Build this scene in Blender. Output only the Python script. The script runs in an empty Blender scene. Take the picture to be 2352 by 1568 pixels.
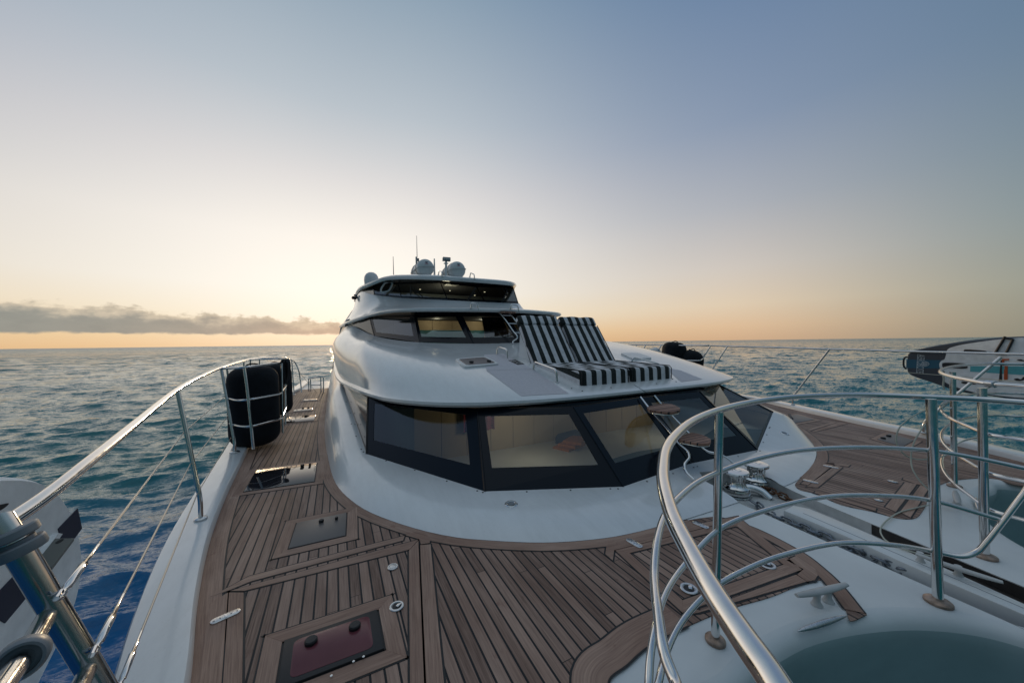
import bpy, bmesh, math, random
import numpy as np
from mathutils import Vector, Matrix
random.seed(7); rng = np.random.default_rng(11)
R = math.radians
sc = bpy.context.scene
col = sc.collection

# ------------------------------------------------------------------ camera
# World axes follow the yacht: +X to port, +Y aft, Z up, teak deck at z = 0.
CAM_H = 1.55
YAW, PITCH, ROLL = R(27.0), R(0.22), R(0.69)
FPX = 796.2                      # focal length for a picture 2352 wide
fw = np.array([math.sin(YAW)*math.cos(PITCH), math.cos(YAW)*math.cos(PITCH), math.sin(PITCH)])
rt0 = np.array([math.cos(YAW), -math.sin(YAW), 0.0])
up0 = np.cross(rt0, fw)
# camera rolled so that the horizon rises to the right
rt = rt0*math.cos(ROLL) - up0*math.sin(ROLL)
up = up0*math.cos(ROLL) + rt0*math.sin(ROLL)
EYE = np.array([0.0, 0.0, CAM_H])
cd = bpy.data.cameras.new('camera'); cam = bpy.data.objects.new('camera', cd); col.objects.link(cam)
cd.sensor_width = 36.0; cd.lens = 36.0*FPX/2352.0; cd.clip_start = 0.02; cd.clip_end = 60000
M = Matrix(((rt[0], up[0], -fw[0], EYE[0]), (rt[1], up[1], -fw[1], EYE[1]), (rt[2], up[2], -fw[2], EYE[2]), (0, 0, 0, 1)))
cam.matrix_world = M
sc.camera = cam

def ray(u, v):
    return fw + rt*((u-1176.0)/FPX) - up*((v-784.0)/FPX)
def U(u, v, z=0.0):              # survey mark on the level z
    d = ray(u, v); return EYE + d*((z-EYE[2])/d[2])
def UZ(u, v, Z):                 # survey mark at distance Z
    return EYE + ray(u, v)*Z
def UX(u, v, x):
    d = ray(u, v); return EYE + d*(x/d[0])
def UY(u, v, y):
    d = ray(u, v); return EYE + d*(y/d[1])
def V3(x, y, z): return np.array([x, y, z], float)

# ------------------------------------------------------------------ materials
def new_mat(name):
    m = bpy.data.materials.new(name); m.use_nodes = True
    nt = m.node_tree; nt.nodes.clear()
    out = nt.nodes.new('ShaderNodeOutputMaterial')
    return m, nt, out
def N(nt, typ, **kw):
    n = nt.nodes.new(typ)
    for k, v in kw.items():
        if k.startswith('i_'):
            n.inputs[k[2:].replace('_', ' ')].default_value = v
        else: setattr(n, k, v)
    return n
def L(nt, a, b): nt.links.new(a, b)
def ramp(nt, stops, interp='LINEAR'):
    n = nt.nodes.new('ShaderNodeValToRGB'); cr = n.color_ramp; cr.interpolation = interp
    while len(cr.elements) > len(stops): cr.elements.remove(cr.elements[-1])
    while len(cr.elements) < len(stops): cr.elements.new(0.5)
    for e, (p, c) in zip(cr.elements, stops):
        e.position = p; e.color = (c[0], c[1], c[2], 1) if len(c) == 3 else c
    return n
def math_n(nt, op, a=None, b=None):
    n = nt.nodes.new('ShaderNodeMath'); n.operation = op
    for i, v in enumerate((a, b)):
        if v is None: continue
        if isinstance(v, (int, float)): n.inputs[i].default_value = v
        else: L(nt, v, n.inputs[i])
    return n.outputs[0]

def principled(name, color, rough=0.4, metal=0.0, noise=0.0, nscale=8.0, bump=0.0, bscale=40.0, coat=0.0, spec=0.5, rvar=0.0, sheen=0.0):
    m, nt, out = new_mat(name)
    p = N(nt, 'ShaderNodeBsdfPrincipled')
    p.inputs['Base Color'].default_value = (*color, 1); p.inputs['Roughness'].default_value = rough
    p.inputs['Metallic'].default_value = metal; p.inputs['Coat Weight'].default_value = coat
    p.inputs['Specular IOR Level'].default_value = spec
    if sheen: p.inputs['Sheen Weight'].default_value = sheen
    tc = N(nt, 'ShaderNodeTexCoord')
    if noise or rvar:
        nz = N(nt, 'ShaderNodeTexNoise'); nz.inputs['Scale'].default_value = nscale; nz.inputs['Detail'].default_value = 6
        L(nt, tc.outputs['Object'], nz.inputs['Vector'])
        if noise:
            lo = tuple(max(0, c*(1-noise)) for c in color); hi = tuple(min(1, c*(1+noise)) for c in color)
            r = ramp(nt, [(0.3, lo), (0.7, hi)]); L(nt, nz.outputs['Fac'], r.inputs['Fac']); L(nt, r.outputs['Color'], p.inputs['Base Color'])
        if rvar:
            mr = N(nt, 'ShaderNodeMapRange'); mr.inputs['From Min'].default_value = .3; mr.inputs['From Max'].default_value = .7
            mr.inputs['To Min'].default_value = max(0, rough-rvar); mr.inputs['To Max'].default_value = rough+rvar
            L(nt, nz.outputs['Fac'], mr.inputs['Value']); L(nt, mr.outputs['Result'], p.inputs['Roughness'])
    if bump:
        nb = N(nt, 'ShaderNodeTexNoise'); nb.inputs['Scale'].default_value = bscale; nb.inputs['Detail'].default_value = 4
        L(nt, tc.outputs['Object'], nb.inputs['Vector'])
        b = N(nt, 'ShaderNodeBump'); b.inputs['Strength'].default_value = bump; b.inputs['Distance'].default_value = 0.01
        L(nt, nb.outputs['Fac'], b.inputs['Height']); L(nt, b.outputs['Normal'], p.inputs['Normal'])
    L(nt, p.outputs['BSDF'], out.inputs['Surface'])
    return m

def teak_mat(name, plank=0.07, tint=(1, 1, 1), butt=True, seams=True):
    m, nt, out = new_mat(name)
    p = N(nt, 'ShaderNodeBsdfPrincipled'); p.inputs['Roughness'].default_value = .62; p.inputs['Specular IOR Level'].default_value = .35
    uv = N(nt, 'ShaderNodeUVMap'); sep = N(nt, 'ShaderNodeSeparateXYZ'); L(nt, uv.outputs['UV'], sep.inputs[0])
    x, y = sep.outputs[0], sep.outputs[1]
    q = math_n(nt, 'DIVIDE', x, plank); fl = math_n(nt, 'FLOOR', q); fr = math_n(nt, 'FRACT', q)
    wn = N(nt, 'ShaderNodeTexWhiteNoise', noise_dimensions='1D'); L(nt, fl, wn.inputs['W'])
    # butt joints
    off = math_n(nt, 'MULTIPLY', wn.outputs['Value'], 5.0)
    yy = math_n(nt, 'ADD', y, off); ql = math_n(nt, 'DIVIDE', yy, 3.1); fl2 = math_n(nt, 'FLOOR', ql); fr2 = math_n(nt, 'FRACT', ql)
    cid = math_n(nt, 'ADD', math_n(nt, 'MULTIPLY', fl, 7.13), math_n(nt, 'MULTIPLY', fl2, 3.7))
    wn2 = N(nt, 'ShaderNodeTexWhiteNoise', noise_dimensions='1D'); L(nt, cid, wn2.inputs['W'])
    # grain
    cmb = N(nt, 'ShaderNodeCombineXYZ'); L(nt, math_n(nt, 'MULTIPLY', x, 150.0), cmb.inputs[0]); L(nt, math_n(nt, 'MULTIPLY', y, 4.0), cmb.inputs[1]); L(nt, math_n(nt, 'MULTIPLY', cid, 1.7), cmb.inputs[2])
    gr = N(nt, 'ShaderNodeTexNoise'); gr.inputs['Scale'].default_value = 1.0; gr.inputs['Detail'].default_value = 5; gr.inputs['Roughness'].default_value = .65
    L(nt, cmb.outputs[0], gr.inputs['Vector'])
    cmb2 = N(nt, 'ShaderNodeCombineXYZ'); L(nt, math_n(nt, 'MULTIPLY', x, 2.2), cmb2.inputs[0]); L(nt, math_n(nt, 'MULTIPLY', y, 0.8), cmb2.inputs[1])
    bl = N(nt, 'ShaderNodeTexNoise'); bl.inputs['Scale'].default_value = 1.6; bl.inputs['Detail'].default_value = 6; L(nt, cmb2.outputs[0], bl.inputs['Vector'])
    c0 = (.115*tint[0], .064*tint[1], .047*tint[2]); c1 = (.45*tint[0], .302*tint[1], .232*tint[2])
    base = ramp(nt, [(0.25, c0), (0.5, tuple((a+b)/2*1.0 for a, b in zip(c0, c1))), (0.78, c1)])
    f = math_n(nt, 'ADD', math_n(nt, 'ADD', math_n(nt, 'MULTIPLY', gr.outputs['Fac'], .80), -.01), math_n(nt, 'MULTIPLY', wn2.outputs['Value'], .31))
    L(nt, f, base.inputs['Fac'])
    mx = N(nt, 'ShaderNodeMix', data_type='RGBA', blend_type='MULTIPLY'); mx.inputs[0].default_value = .8
    blr = ramp(nt, [(0.32, (.62, .53, .5)), (0.62, (1.06, 1.06, 1.08))]); L(nt, bl.outputs['Fac'], blr.inputs['Fac'])
    L(nt, base.outputs['Color'], mx.inputs[6]); L(nt, blr.outputs['Color'], mx.inputs[7])
    # dark drying stains
    st = N(nt, 'ShaderNodeTexNoise'); st.inputs['Scale'].default_value = 3.4; st.inputs['Detail'].default_value = 8; st.inputs['Roughness'].default_value = .7
    cmb3 = N(nt, 'ShaderNodeCombineXYZ'); L(nt, math_n(nt, 'MULTIPLY', x, 1.6), cmb3.inputs[0]); L(nt, y, cmb3.inputs[1]); cmb3.inputs[2].default_value = 4.2
    L(nt, cmb3.outputs[0], st.inputs['Vector'])
    str_ = ramp(nt, [(0.62, (1, 1, 1)), (0.72, (.6, .46, .42))]); L(nt, st.outputs['Fac'], str_.inputs['Fac'])
    mxs = N(nt, 'ShaderNodeMix', data_type='RGBA', blend_type='MULTIPLY'); mxs.inputs[0].default_value = .8
    L(nt, mx.outputs[2], mxs.inputs[6]); L(nt, str_.outputs['Color'], mxs.inputs[7])
    colr = mxs.outputs[2]
    hgt = gr.outputs['Fac']
    if seams:
        sw = 0.0078/plank
        a = math_n(nt, 'LESS_THAN', fr, sw); b = math_n(nt, 'GREATER_THAN', fr, 1-sw*.4); s = math_n(nt, 'MAXIMUM', a, b)
        if butt: s = math_n(nt, 'MAXIMUM', s, math_n(nt, 'LESS_THAN', fr2, .0012))
        mx2 = N(nt, 'ShaderNodeMix', data_type='RGBA'); L(nt, s, mx2.inputs[0]); L(nt, colr, mx2.inputs[6]); mx2.inputs[7].default_value = (.008, .009, .012, 1)
        colr = mx2.outputs[2]
        hgt = math_n(nt, 'SUBTRACT', math_n(nt, 'MULTIPLY', hgt, .25), s)
    L(nt, colr, p.inputs['Base Color'])
    bmp = N(nt, 'ShaderNodeBump'); bmp.inputs['Strength'].default_value = .35; bmp.inputs['Distance'].default_value = .004
    L(nt, hgt, bmp.inputs['Height']); L(nt, bmp.outputs['Normal'], p.inputs['Normal'])
    L(nt, p.outputs['BSDF'], out.inputs['Surface'])
    return m

def glass_mat(name, tint=(.36, .42, .44), refl=(.9, .95, 1.0), ior=1.7, rough=0.0):
    m, nt, out = new_mat(name)
    t = N(nt, 'ShaderNodeBsdfTransparent'); t.inputs['Color'].default_value = (*tint, 1)
    g = N(nt, 'ShaderNodeBsdfGlossy'); g.inputs['Roughness'].default_value = rough; g.inputs['Color'].default_value = (*refl, 1)
    f = N(nt, 'ShaderNodeFresnel'); f.inputs['IOR'].default_value = ior
    mx = N(nt, 'ShaderNodeMixShader'); L(nt, f.outputs[0], mx.inputs[0]); L(nt, t.outputs[0], mx.inputs[1]); L(nt, g.outputs[0], mx.inputs[2])
    L(nt, mx.outputs[0], out.inputs['Surface'])
    return m

def emit_mat(name, color, s):
    m, nt, out = new_mat(name)
    e = N(nt, 'ShaderNodeEmission'); e.inputs['Color'].default_value = (*color, 1); e.inputs['Strength'].default_value = s
    L(nt, e.outputs[0], out.inputs['Surface']); return m

def stripe_mat(name):
    m, nt, out = new_mat(name)
    p = N(nt, 'ShaderNodeBsdfPrincipled'); p.inputs['Roughness'].default_value = .85; p.inputs['Specular IOR Level'].default_value = .2
    p.inputs['Sheen Weight'].default_value = .15
    uv = N(nt, 'ShaderNodeUVMap'); sep = N(nt, 'ShaderNodeSeparateXYZ'); L(nt, uv.outputs['UV'], sep.inputs[0])
    fr = math_n(nt, 'FRACT', sep.outputs[0]); s = math_n(nt, 'LESS_THAN', fr, .5)
    nz = N(nt, 'ShaderNodeTexNoise'); nz.inputs['Scale'].default_value = 14; nz.inputs['Detail'].default_value = 5
    tc = N(nt, 'ShaderNodeTexCoord'); L(nt, tc.outputs['Object'], nz.inputs['Vector'])
    w = ramp(nt, [(.3, (.60, .57, .58)), (.7, (.74, .72, .73))]); L(nt, nz.outputs['Fac'], w.inputs['Fac'])
    k = ramp(nt, [(.3, (.010, .013, .012)), (.7, (.022, .028, .026))]); L(nt, nz.outputs['Fac'], k.inputs['Fac'])
    mx = N(nt, 'ShaderNodeMix', data_type='RGBA'); L(nt, s, mx.inputs[0]); L(nt, w.outputs['Color'], mx.inputs[6]); L(nt, k.outputs['Color'], mx.inputs[7])
    L(nt, mx.outputs[2], p.inputs['Base Color'])
    wv = N(nt, 'ShaderNodeTexNoise'); wv.inputs['Scale'].default_value = 7; wv.inputs['Detail'].default_value = 3; L(nt, tc.outputs['Object'], wv.inputs['Vector'])
    wv2 = N(nt, 'ShaderNodeTexNoise'); wv2.inputs['Scale'].default_value = 260; L(nt, tc.outputs['Object'], wv2.inputs['Vector'])
    hh = math_n(nt, 'ADD', wv.outputs['Fac'], math_n(nt, 'MULTIPLY', wv2.outputs['Fac'], .06))
    b = N(nt, 'ShaderNodeBump'); b.inputs['Strength'].default_value = .5; b.inputs['Distance'].default_value = .03; L(nt, hh, b.inputs['Height']); L(nt, b.outputs['Normal'], p.inputs['Normal'])
    L(nt, p.outputs['BSDF'], out.inputs['Surface'])
    return m

def gelcoat_mat(name, color):
    m, nt, out = new_mat(name)
    p = N(nt, 'ShaderNodeBsdfPrincipled'); p.inputs['Coat Weight'].default_value = .3; p.inputs['Coat Roughness'].default_value = .06
    tc = N(nt, 'ShaderNodeTexCoord')
    mp = N(nt, 'ShaderNodeMapping'); mp.inputs['Scale'].default_value = (9, 2.2, 1.0); L(nt, tc.outputs['Object'], mp.inputs['Vector'])
    st = N(nt, 'ShaderNodeTexNoise'); st.inputs['Scale'].default_value = 1.6; st.inputs['Detail'].default_value = 7; st.inputs['Roughness'].default_value = .65; L(nt, mp.outputs[0], st.inputs['Vector'])
    bg = N(nt, 'ShaderNodeTexNoise'); bg.inputs['Scale'].default_value = 1.1; bg.inputs['Detail'].default_value = 5; L(nt, tc.outputs['Object'], bg.inputs['Vector'])
    sp = N(nt, 'ShaderNodeTexNoise'); sp.inputs['Scale'].default_value = 85; sp.inputs['Detail'].default_value = 3; L(nt, tc.outputs['Object'], sp.inputs['Vector'])
    r1 = ramp(nt, [(.30, tuple(c*.93 for c in color)), (.58, color)]); L(nt, st.outputs['Fac'], r1.inputs['Fac'])
    r2 = ramp(nt, [(.35, (.93, .93, .92)), (.65, (1, 1, 1))]); L(nt, bg.outputs['Fac'], r2.inputs['Fac'])
    mx = N(nt, 'ShaderNodeMix', data_type='RGBA', blend_type='MULTIPLY'); mx.inputs[0].default_value = 1; L(nt, r1.outputs['Color'], mx.inputs[6]); L(nt, r2.outputs['Color'], mx.inputs[7])
    r3 = ramp(nt, [(.28, (.86, .85, .84)), (.35, (1, 1, 1))]); L(nt, sp.outputs['Fac'], r3.inputs['Fac'])
    mx2 = N(nt, 'ShaderNodeMix', data_type='RGBA', blend_type='MULTIPLY'); mx2.inputs[0].default_value = .7; L(nt, mx.outputs[2], mx2.inputs[6]); L(nt, r3.outputs['Color'], mx2.inputs[7])
    L(nt, mx2.outputs[2], p.inputs['Base Color'])
    mr = N(nt, 'ShaderNodeMapRange'); mr.inputs['From Min'].default_value = .3; mr.inputs['From Max'].default_value = .7; mr.inputs['To Min'].default_value = .26; mr.inputs['To Max'].default_value = .12; L(nt, st.outputs['Fac'], mr.inputs['Value']); L(nt, mr.outputs['Result'], p.inputs['Roughness'])
    b = N(nt, 'ShaderNodeBump'); b.inputs['Strength'].default_value = .05; b.inputs['Distance'].default_value = .02; L(nt, bg.outputs['Fac'], b.inputs['Height']); L(nt, b.outputs['Normal'], p.inputs['Normal']); L(nt, b.outputs['Normal'], p.inputs['Coat Normal'])
    L(nt, p.outputs['BSDF'], out.inputs['Surface']); return m

MAT = dict(
    gel=gelcoat_mat('white_gelcoat', (.79, .79, .79)),
    deckpaint=principled('white_deck_paint', (.70, .715, .71), .38, noise=.07, nscale=2.2, rvar=.08, bump=.05, bscale=260),
    stained=principled('stained_white_paint', (.56, .55, .53), .45, noise=.22, nscale=5.5, bump=.05, bscale=120),
    nonskid=principled('grey_nonskid', (.60, .565, .59), .8, noise=.06, nscale=30, bump=.35, bscale=420),
    teak=teak_mat('teak_planks', .064),
    board=teak_mat('teak_board', .5, (1.12, 1.10, 1.08), butt=False, seams=False),
    wetboard=teak_mat('teak_step', .06, (1.05, .9, .85), butt=False),
    caulk=principled('black_caulk', (.008, .009, .011), .6),
    steel=principled('polished_steel', (.74, .72, .70), .13, metal=1.0, rvar=.05, nscale=30, noise=.05),
    brushed=principled('worn_steel', (.62, .62, .62), .3, metal=1.0, rvar=.1, nscale=40, noise=.1),
    chrome=principled('chrome', (.72, .72, .72), .06, metal=1.0, rvar=.03, nscale=25),
    wire=principled('wire_rope', (.5, .47, .42), .35, metal=.8),
    rusty=principled('rust_stained_steel', (.34, .25, .2), .45, metal=.8, noise=.35, nscale=30),
    chain=principled('galvanised_chain', (.23, .25, .28), .45, metal=.8, noise=.3, nscale=60),
    rustchain=principled('rusty_chain', (.16, .075, .04), .8, metal=.2, noise=.4, nscale=50),
    frit=principled('black_window_band', (.006, .009, .015), .16, spec=.25),
    rubber=principled('black_rubber', (.012, .012, .014), .55),
    fabric=principled('black_fender_cover', (.013, .014, .017), .9, noise=.35, nscale=5, bump=.12, bscale=300, spec=.2, sheen=.05),
    greyplastic=principled('grey_collar', (.20, .22, .24), .45),
    whiteplastic=principled('white_plastic', (.72, .71, .70), .35, noise=.06, nscale=9),
    dirtywhite=principled('soiled_white', (.50, .50, .49), .5, noise=.14, nscale=5),
    darkacryl=principled('smoked_acrylic', (.02, .02, .024), .05, spec=.6),
    greyacryl=principled('grey_acrylic', (.13, .115, .11), .42, spec=.4),
    hatchlens=principled('painted_sky_reflection_acrylic', (.30, .25, .24), .2, spec=.6, coat=.3),  # pale base colour holds the sky's reflection on the roof hatch lens
    redacryl=principled('red_brown_acrylic', (.145, .042, .052), .22, spec=.3, noise=.12, nscale=6),
    navy=principled('navy_print', (.012, .018, .045), .6),
    lifejunk=principled('pink_print', (.55, .2, .26), .6),
    tan=principled('tan_wall_panel', (.56, .44, .29), .7, noise=.04, nscale=2),
    cream=principled('cream_surface', (.62, .52, .34), .7),
    dash=principled('grey_green_ledge', (.13, .19, .21), .7),
    darkroom=principled('dark_interior', (.02, .022, .026), .8), greyroom=principled('grey_interior', (.16, .19, .205), .8), baygrey=principled('bay_wall_grey', (.50, .565, .56), .45, noise=.10, nscale=2.5), gully=principled('dark_gully_stain', (.035, .028, .025), .6, noise=.4, nscale=14), darksteel=principled('painted_dark_reflection_steel', (.40, .38, .37), .15, metal=1.0, rvar=.06, nscale=25),
    orange=principled('orange_towel', (.5, .17, .02), .9, noise=.2, nscale=30),
    magenta=principled('patterned_cloth', (.25, .04, .06), .9, noise=.8, nscale=60),
    teal=principled('teal_panel', (.03, .16, .18), .5, noise=.3, nscale=4),
    yellow=principled('yellow_curtain', (.55, .3, .05), .9),
    boardgrey=principled('board_dark_grey', (.045, .055, .07), .55, noise=.1, nscale=20),
    boardblue=principled('board_blue_stripe', (.012, .10, .16), .5),
    boardteal=principled('board_teal_stripe', (.10, .42, .46), .6, noise=.08, nscale=40),
    boardwhite=principled('board_white_pad', (.86, .86, .85), .75, noise=.1, nscale=12, bump=.2, bscale=200),
    orangeprint=principled('orange_print', (.5, .09, .02), .6),
    logo=principled('pale_print', (.45, .5, .52), .6),
    greyfin=principled('grey_fin_plastic', (.16, .165, .15), .35),
    rope=principled('cream_rope', (.50, .50, .42), .9, bump=.4, bscale=300),
    glass=glass_mat('tinted_glass', (.58, .66, .69), ior=1.75),
    glassmid=glass_mat('grey_tinted_glass', (.52, .60, .63), ior=2.1),
    glassclear=glass_mat('clear_glass', (.80, .82, .78), ior=1.45),
    lamp=emit_mat('lit_lamp', (1.0, .80, .5), 3.0),
    stripe=stripe_mat('striped_canvas'),
)

# ------------------------------------------------------------------ object helpers
ORIGIN = {}
def thing(name, label, cat, loc, group=None):
    o = bpy.data.objects.new(name, None); col.objects.link(o)
    o.empty_display_size = .1
    o.location = Vector(loc); ORIGIN[o.name] = np.array(loc, float)
    o['label'] = label; o['category'] = cat
    if group: o['group'] = group
    return o
def mesh_obj(name, verts, faces, mat, parent=None, uvs=None, smooth=True, sharp=35, label=None, cat=None, group=None, kind=None):
    verts = np.asarray(verts, float)
    if parent is not None: org = ORIGIN[parent.name]
    elif kind == 'structure': org = np.zeros(3)
    else:
        org = verts.mean(0).copy(); org[2] = verts[:, 2].min()
    me = bpy.data.meshes.new(name)
    me.from_pydata([tuple(v) for v in (verts-org)], [], [tuple(int(i) for i in f) for f in faces])
    me.validate(); me.update()
    if uvs is not None:
        ul = me.uv_layers.new(name='UVMap')
        vi = np.zeros(len(me.loops), dtype=np.int32); me.loops.foreach_get('vertex_index', vi)
        uvs = np.asarray(uvs, float); ul.data.foreach_set('uv', uvs[vi].ravel())
    mats = mat if isinstance(mat, (list, tuple)) else [mat]
    for mm in mats: me.materials.append(mm)
    if smooth:
        me.polygons.foreach_set('use_smooth', [True]*len(me.polygons))
        me.set_sharp_from_angle(angle=R(sharp))
    o = bpy.data.objects.new(name, me); col.objects.link(o)
    ORIGIN[o.name] = org
    if parent is not None: o.parent = parent
    else: o.location = Vector(org)
    if label: o['label'] = label
    if cat: o['category'] = cat
    if group: o['group'] = group
    if kind: o['kind'] = kind
    return o

class MB:
    def __init__(s): s.v = []; s.f = []; s.uv = []; s.mi = []; s.n = 0
    def add(s, v, f, uv=None, mi=0):
        v = np.asarray(v, float); b = s.n
        s.v.append(v); s.n += len(v)
        s.uv.append(np.zeros((len(v), 2)) if uv is None else np.asarray(uv, float))
        for q in f: s.f.append(tuple(int(i)+b for i in q)); s.mi.append(mi)
        return s
    def build(s, name, mat, parent=None, **kw):
        o = mesh_obj(name, np.vstack(s.v), s.f, mat, parent, uvs=np.vstack(s.uv), **kw)
        if any(s.mi) and len(o.data.polygons) == len(s.mi): o.data.polygons.foreach_set('material_index', s.mi)
        return o

def spline(pts, n=8, closed=False):
    P = np.asarray(pts, float)
    if len(P) == 2: return np.array([P[0]+(P[1]-P[0])*t for t in np.linspace(0, 1, 2)])
    if closed: Q = np.vstack([P[-1], P, P[0], P[1]])
    else: Q = np.vstack([2*P[0]-P[1], P, 2*P[-1]-P[-2]])
    out = []
    for i in range(1, len(Q)-2):
        p0, p1, p2, p3 = Q[i-1], Q[i], Q[i+1], Q[i+2]
        t0 = 0; t1 = t0+max(np.linalg.norm(p1-p0), 1e-6)**.5; t2 = t1+max(np.linalg.norm(p2-p1), 1e-6)**.5; t3 = t2+max(np.linalg.norm(p3-p2), 1e-6)**.5
        for k in range(n):
            t = t1+(t2-t1)*k/n
            A1 = (t1-t)/(t1-t0)*p0+(t-t0)/(t1-t0)*p1; A2 = (t2-t)/(t2-t1)*p1+(t-t1)/(t2-t1)*p2; A3 = (t3-t)/(t3-t2)*p2+(t-t2)/(t3-t2)*p3
            B1 = (t2-t)/(t2-t0)*A1+(t-t0)/(t2-t0)*A2; B2 = (t3-t)/(t3-t1)*A2+(t-t1)/(t3-t1)*A3
            out.append((t2-t)/(t2-t1)*B1+(t-t1)/(t2-t1)*B2)
    if not closed: out.append(Q[-2])
    return np.array(out)

def fillet(pts, r=.05, n=6):
    P = [np.asarray(p, float) for p in pts]; out = [P[0]]
    for a, b, c in zip(P[:-2], P[1:-1], P[2:]):
        d1 = a-b; d2 = c-b; l1 = np.linalg.norm(d1); l2 = np.linalg.norm(d2); q = min(r, l1*.45, l2*.45)
        p = b+d1/l1*q; s = b+d2/l2*q
        for t in np.linspace(0, 1, n): out.append((1-t)**2*p+2*t*(1-t)*b+t*t*s)
    out.append(P[-1]); return np.array(out)

def tube_geo(path, r, ns=10, closed=False, caps=True):
    P = np.asarray(path, float); n = len(P)
    rr = np.full(n, r) if np.isscalar(r) else np.asarray(r, float)
    T = np.zeros_like(P)
    if closed: T = np.roll(P, -1, 0)-np.roll(P, 1, 0)
    else: T[1:-1] = P[2:]-P[:-2]; T[0] = P[1]-P[0]; T[-1] = P[-1]-P[-2]
    T /= np.linalg.norm(T, axis=1)[:, None]+1e-12
    a = np.array([0, 0, 1.0]) if abs(T[0][2]) < .9 else np.array([1.0, 0, 0])
    nrm = np.cross(T[0], a); nrm /= np.linalg.norm(nrm)
    V = []; F = []
    th = np.linspace(0, 2*math.pi, ns, endpoint=False)
    for i in range(n):
        nrm = nrm-T[i]*np.dot(nrm, T[i]); nrm /= np.linalg.norm(nrm)+1e-12
        bi = np.cross(T[i], nrm)
        V.append(P[i]+rr[i]*(np.cos(th)[:, None]*nrm+np.sin(th)[:, None]*bi))
    V = np.vstack(V)
    m = n if closed else n-1
    for i in range(m):
        j = (i+1) % n
        for k in range(ns):
            l = (k+1) % ns
            F.append((i*ns+k, i*ns+l, j*ns+l, j*ns+k))
    if caps and not closed:
        F.append(tuple(range(ns))[::-1]); F.append(tuple((n-1)*ns+k for k in range(ns)))
    return V, F
def tube(mb, path, r, ns=10, closed=False, mi=0):
    mb.add(*tube_geo(path, r, ns, closed), mi=mi); return mb
def tube_obj(name, path, r, mat, parent=None, ns=10, closed=False, **kw):
    V, F = tube_geo(path, r, ns, closed)
    return mesh_obj(name, V, F, mat, parent, **kw)

def frame_of(axis):
    a = np.asarray(axis, float); a = a/np.linalg.norm(a)
    x = np.cross(a, [0, 1, 0] if abs(a[1]) < .9 else [1, 0, 0]); x /= np.linalg.norm(x)
    return x, np.cross(a, x), a
def lathe_geo(profile, c, axis=(0, 0, 1), ns=24):
    x, y, a = frame_of(axis); c = np.asarray(c, float)
    V = []; F = []
    th = np.linspace(0, 2*math.pi, ns, endpoint=False)
    for r, h in profile:
        r = max(r, 1e-4)
        for t in th: V.append(c+a*h+r*(math.cos(t)*x+math.sin(t)*y))
    n = len(profile)
    for i in range(n-1):
        for k in range(ns):
            l = (k+1) % ns
            F.append((i*ns+k, i*ns+l, (i+1)*ns+l, (i+1)*ns+k))
    F.append(tuple(range(ns))[::-1]); F.append(tuple((n-1)*ns+k for k in range(ns)))
    return np.array(V), F
def lathe_obj(name, profile, c, mat, parent=None, axis=(0, 0, 1), ns=24, **kw):
    V, F = lathe_geo(profile, c, axis, ns); return mesh_obj(name, V, F, mat, parent, **kw)

def area2(P):
    x, y = P[:, 0], P[:, 1]; return .5*np.sum(x*np.roll(y, -1)-np.roll(x, -1)*y)
def prism_geo(poly, z0, z1, bev=0.0):
    P = np.asarray(poly, float)[:, :2]
    if area2(P) < 0: P = P[::-1]
    n = len(P)
    def ringz(z, inset):
        if inset:
            d1 = P-np.roll(P, 1, 0); d2 = np.roll(P, -1, 0)-P
            d1 /= np.linalg.norm(d1, axis=1)[:, None]+1e-9; d2 /= np.linalg.norm(d2, axis=1)[:, None]+1e-9
            n1 = np.stack([-d1[:, 1], d1[:, 0]], 1); n2 = np.stack([-d2[:, 1], d2[:, 0]], 1)
            b = n1+n2; b /= np.linalg.norm(b, axis=1)[:, None]+1e-9
            cs = np.clip((b*n1).sum(1), .4, 1)
            Q = P+b*(inset/cs)[:, None]
        else: Q = P
        return np.column_stack([Q, np.full(n, z)])
    rings = [ringz(z0, 0), ringz(z1-bev, 0)]
    if bev: rings += [ringz(z1-bev*.3, bev*.3), ringz(z1, bev)]
    V = np.vstack(rings); F = []
    for i in range(len(rings)-1):
        for k in range(n):
            l = (k+1) % n; F.append((i*n+k, i*n+l, (i+1)*n+l, (i+1)*n+k))
    b = (len(rings)-1)*n
    F.append(tuple(b+k for k in range(n))); F.append(tuple(range(n))[::-1])
    return V, F
def tri_sheet(poly, z, sub=None):
    from mathutils.geometry import tessellate_polygon
    P = np.asarray(poly, float)[:, :2]
    tris = tessellate_polygon([[Vector((p[0], p[1], 0)) for p in P]])
    V = np.column_stack([P, np.full(len(P), z)]); F = []
    for t in tris:
        a, b, c = [P[i] for i in t]
        if (b[0]-a[0])*(c[1]-a[1])-(b[1]-a[1])*(c[0]-a[0]) < 0: t = (t[0], t[2], t[1])
        F.append(tuple(t))
    return V, F
def box_geo(c, sx, sy, sz, rot=0.0, bev=0.0):
    c = np.asarray(c, float)
    cs, sn = math.cos(rot), math.sin(rot)
    poly = [(c[0]+x*cs-y*sn, c[1]+x*sn+y*cs) for x, y in ((-sx/2, -sy/2), (sx/2, -sy/2), (sx/2, sy/2), (-sx/2, sy/2))]
    return prism_geo(poly, c[2], c[2]+sz, bev)

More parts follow.
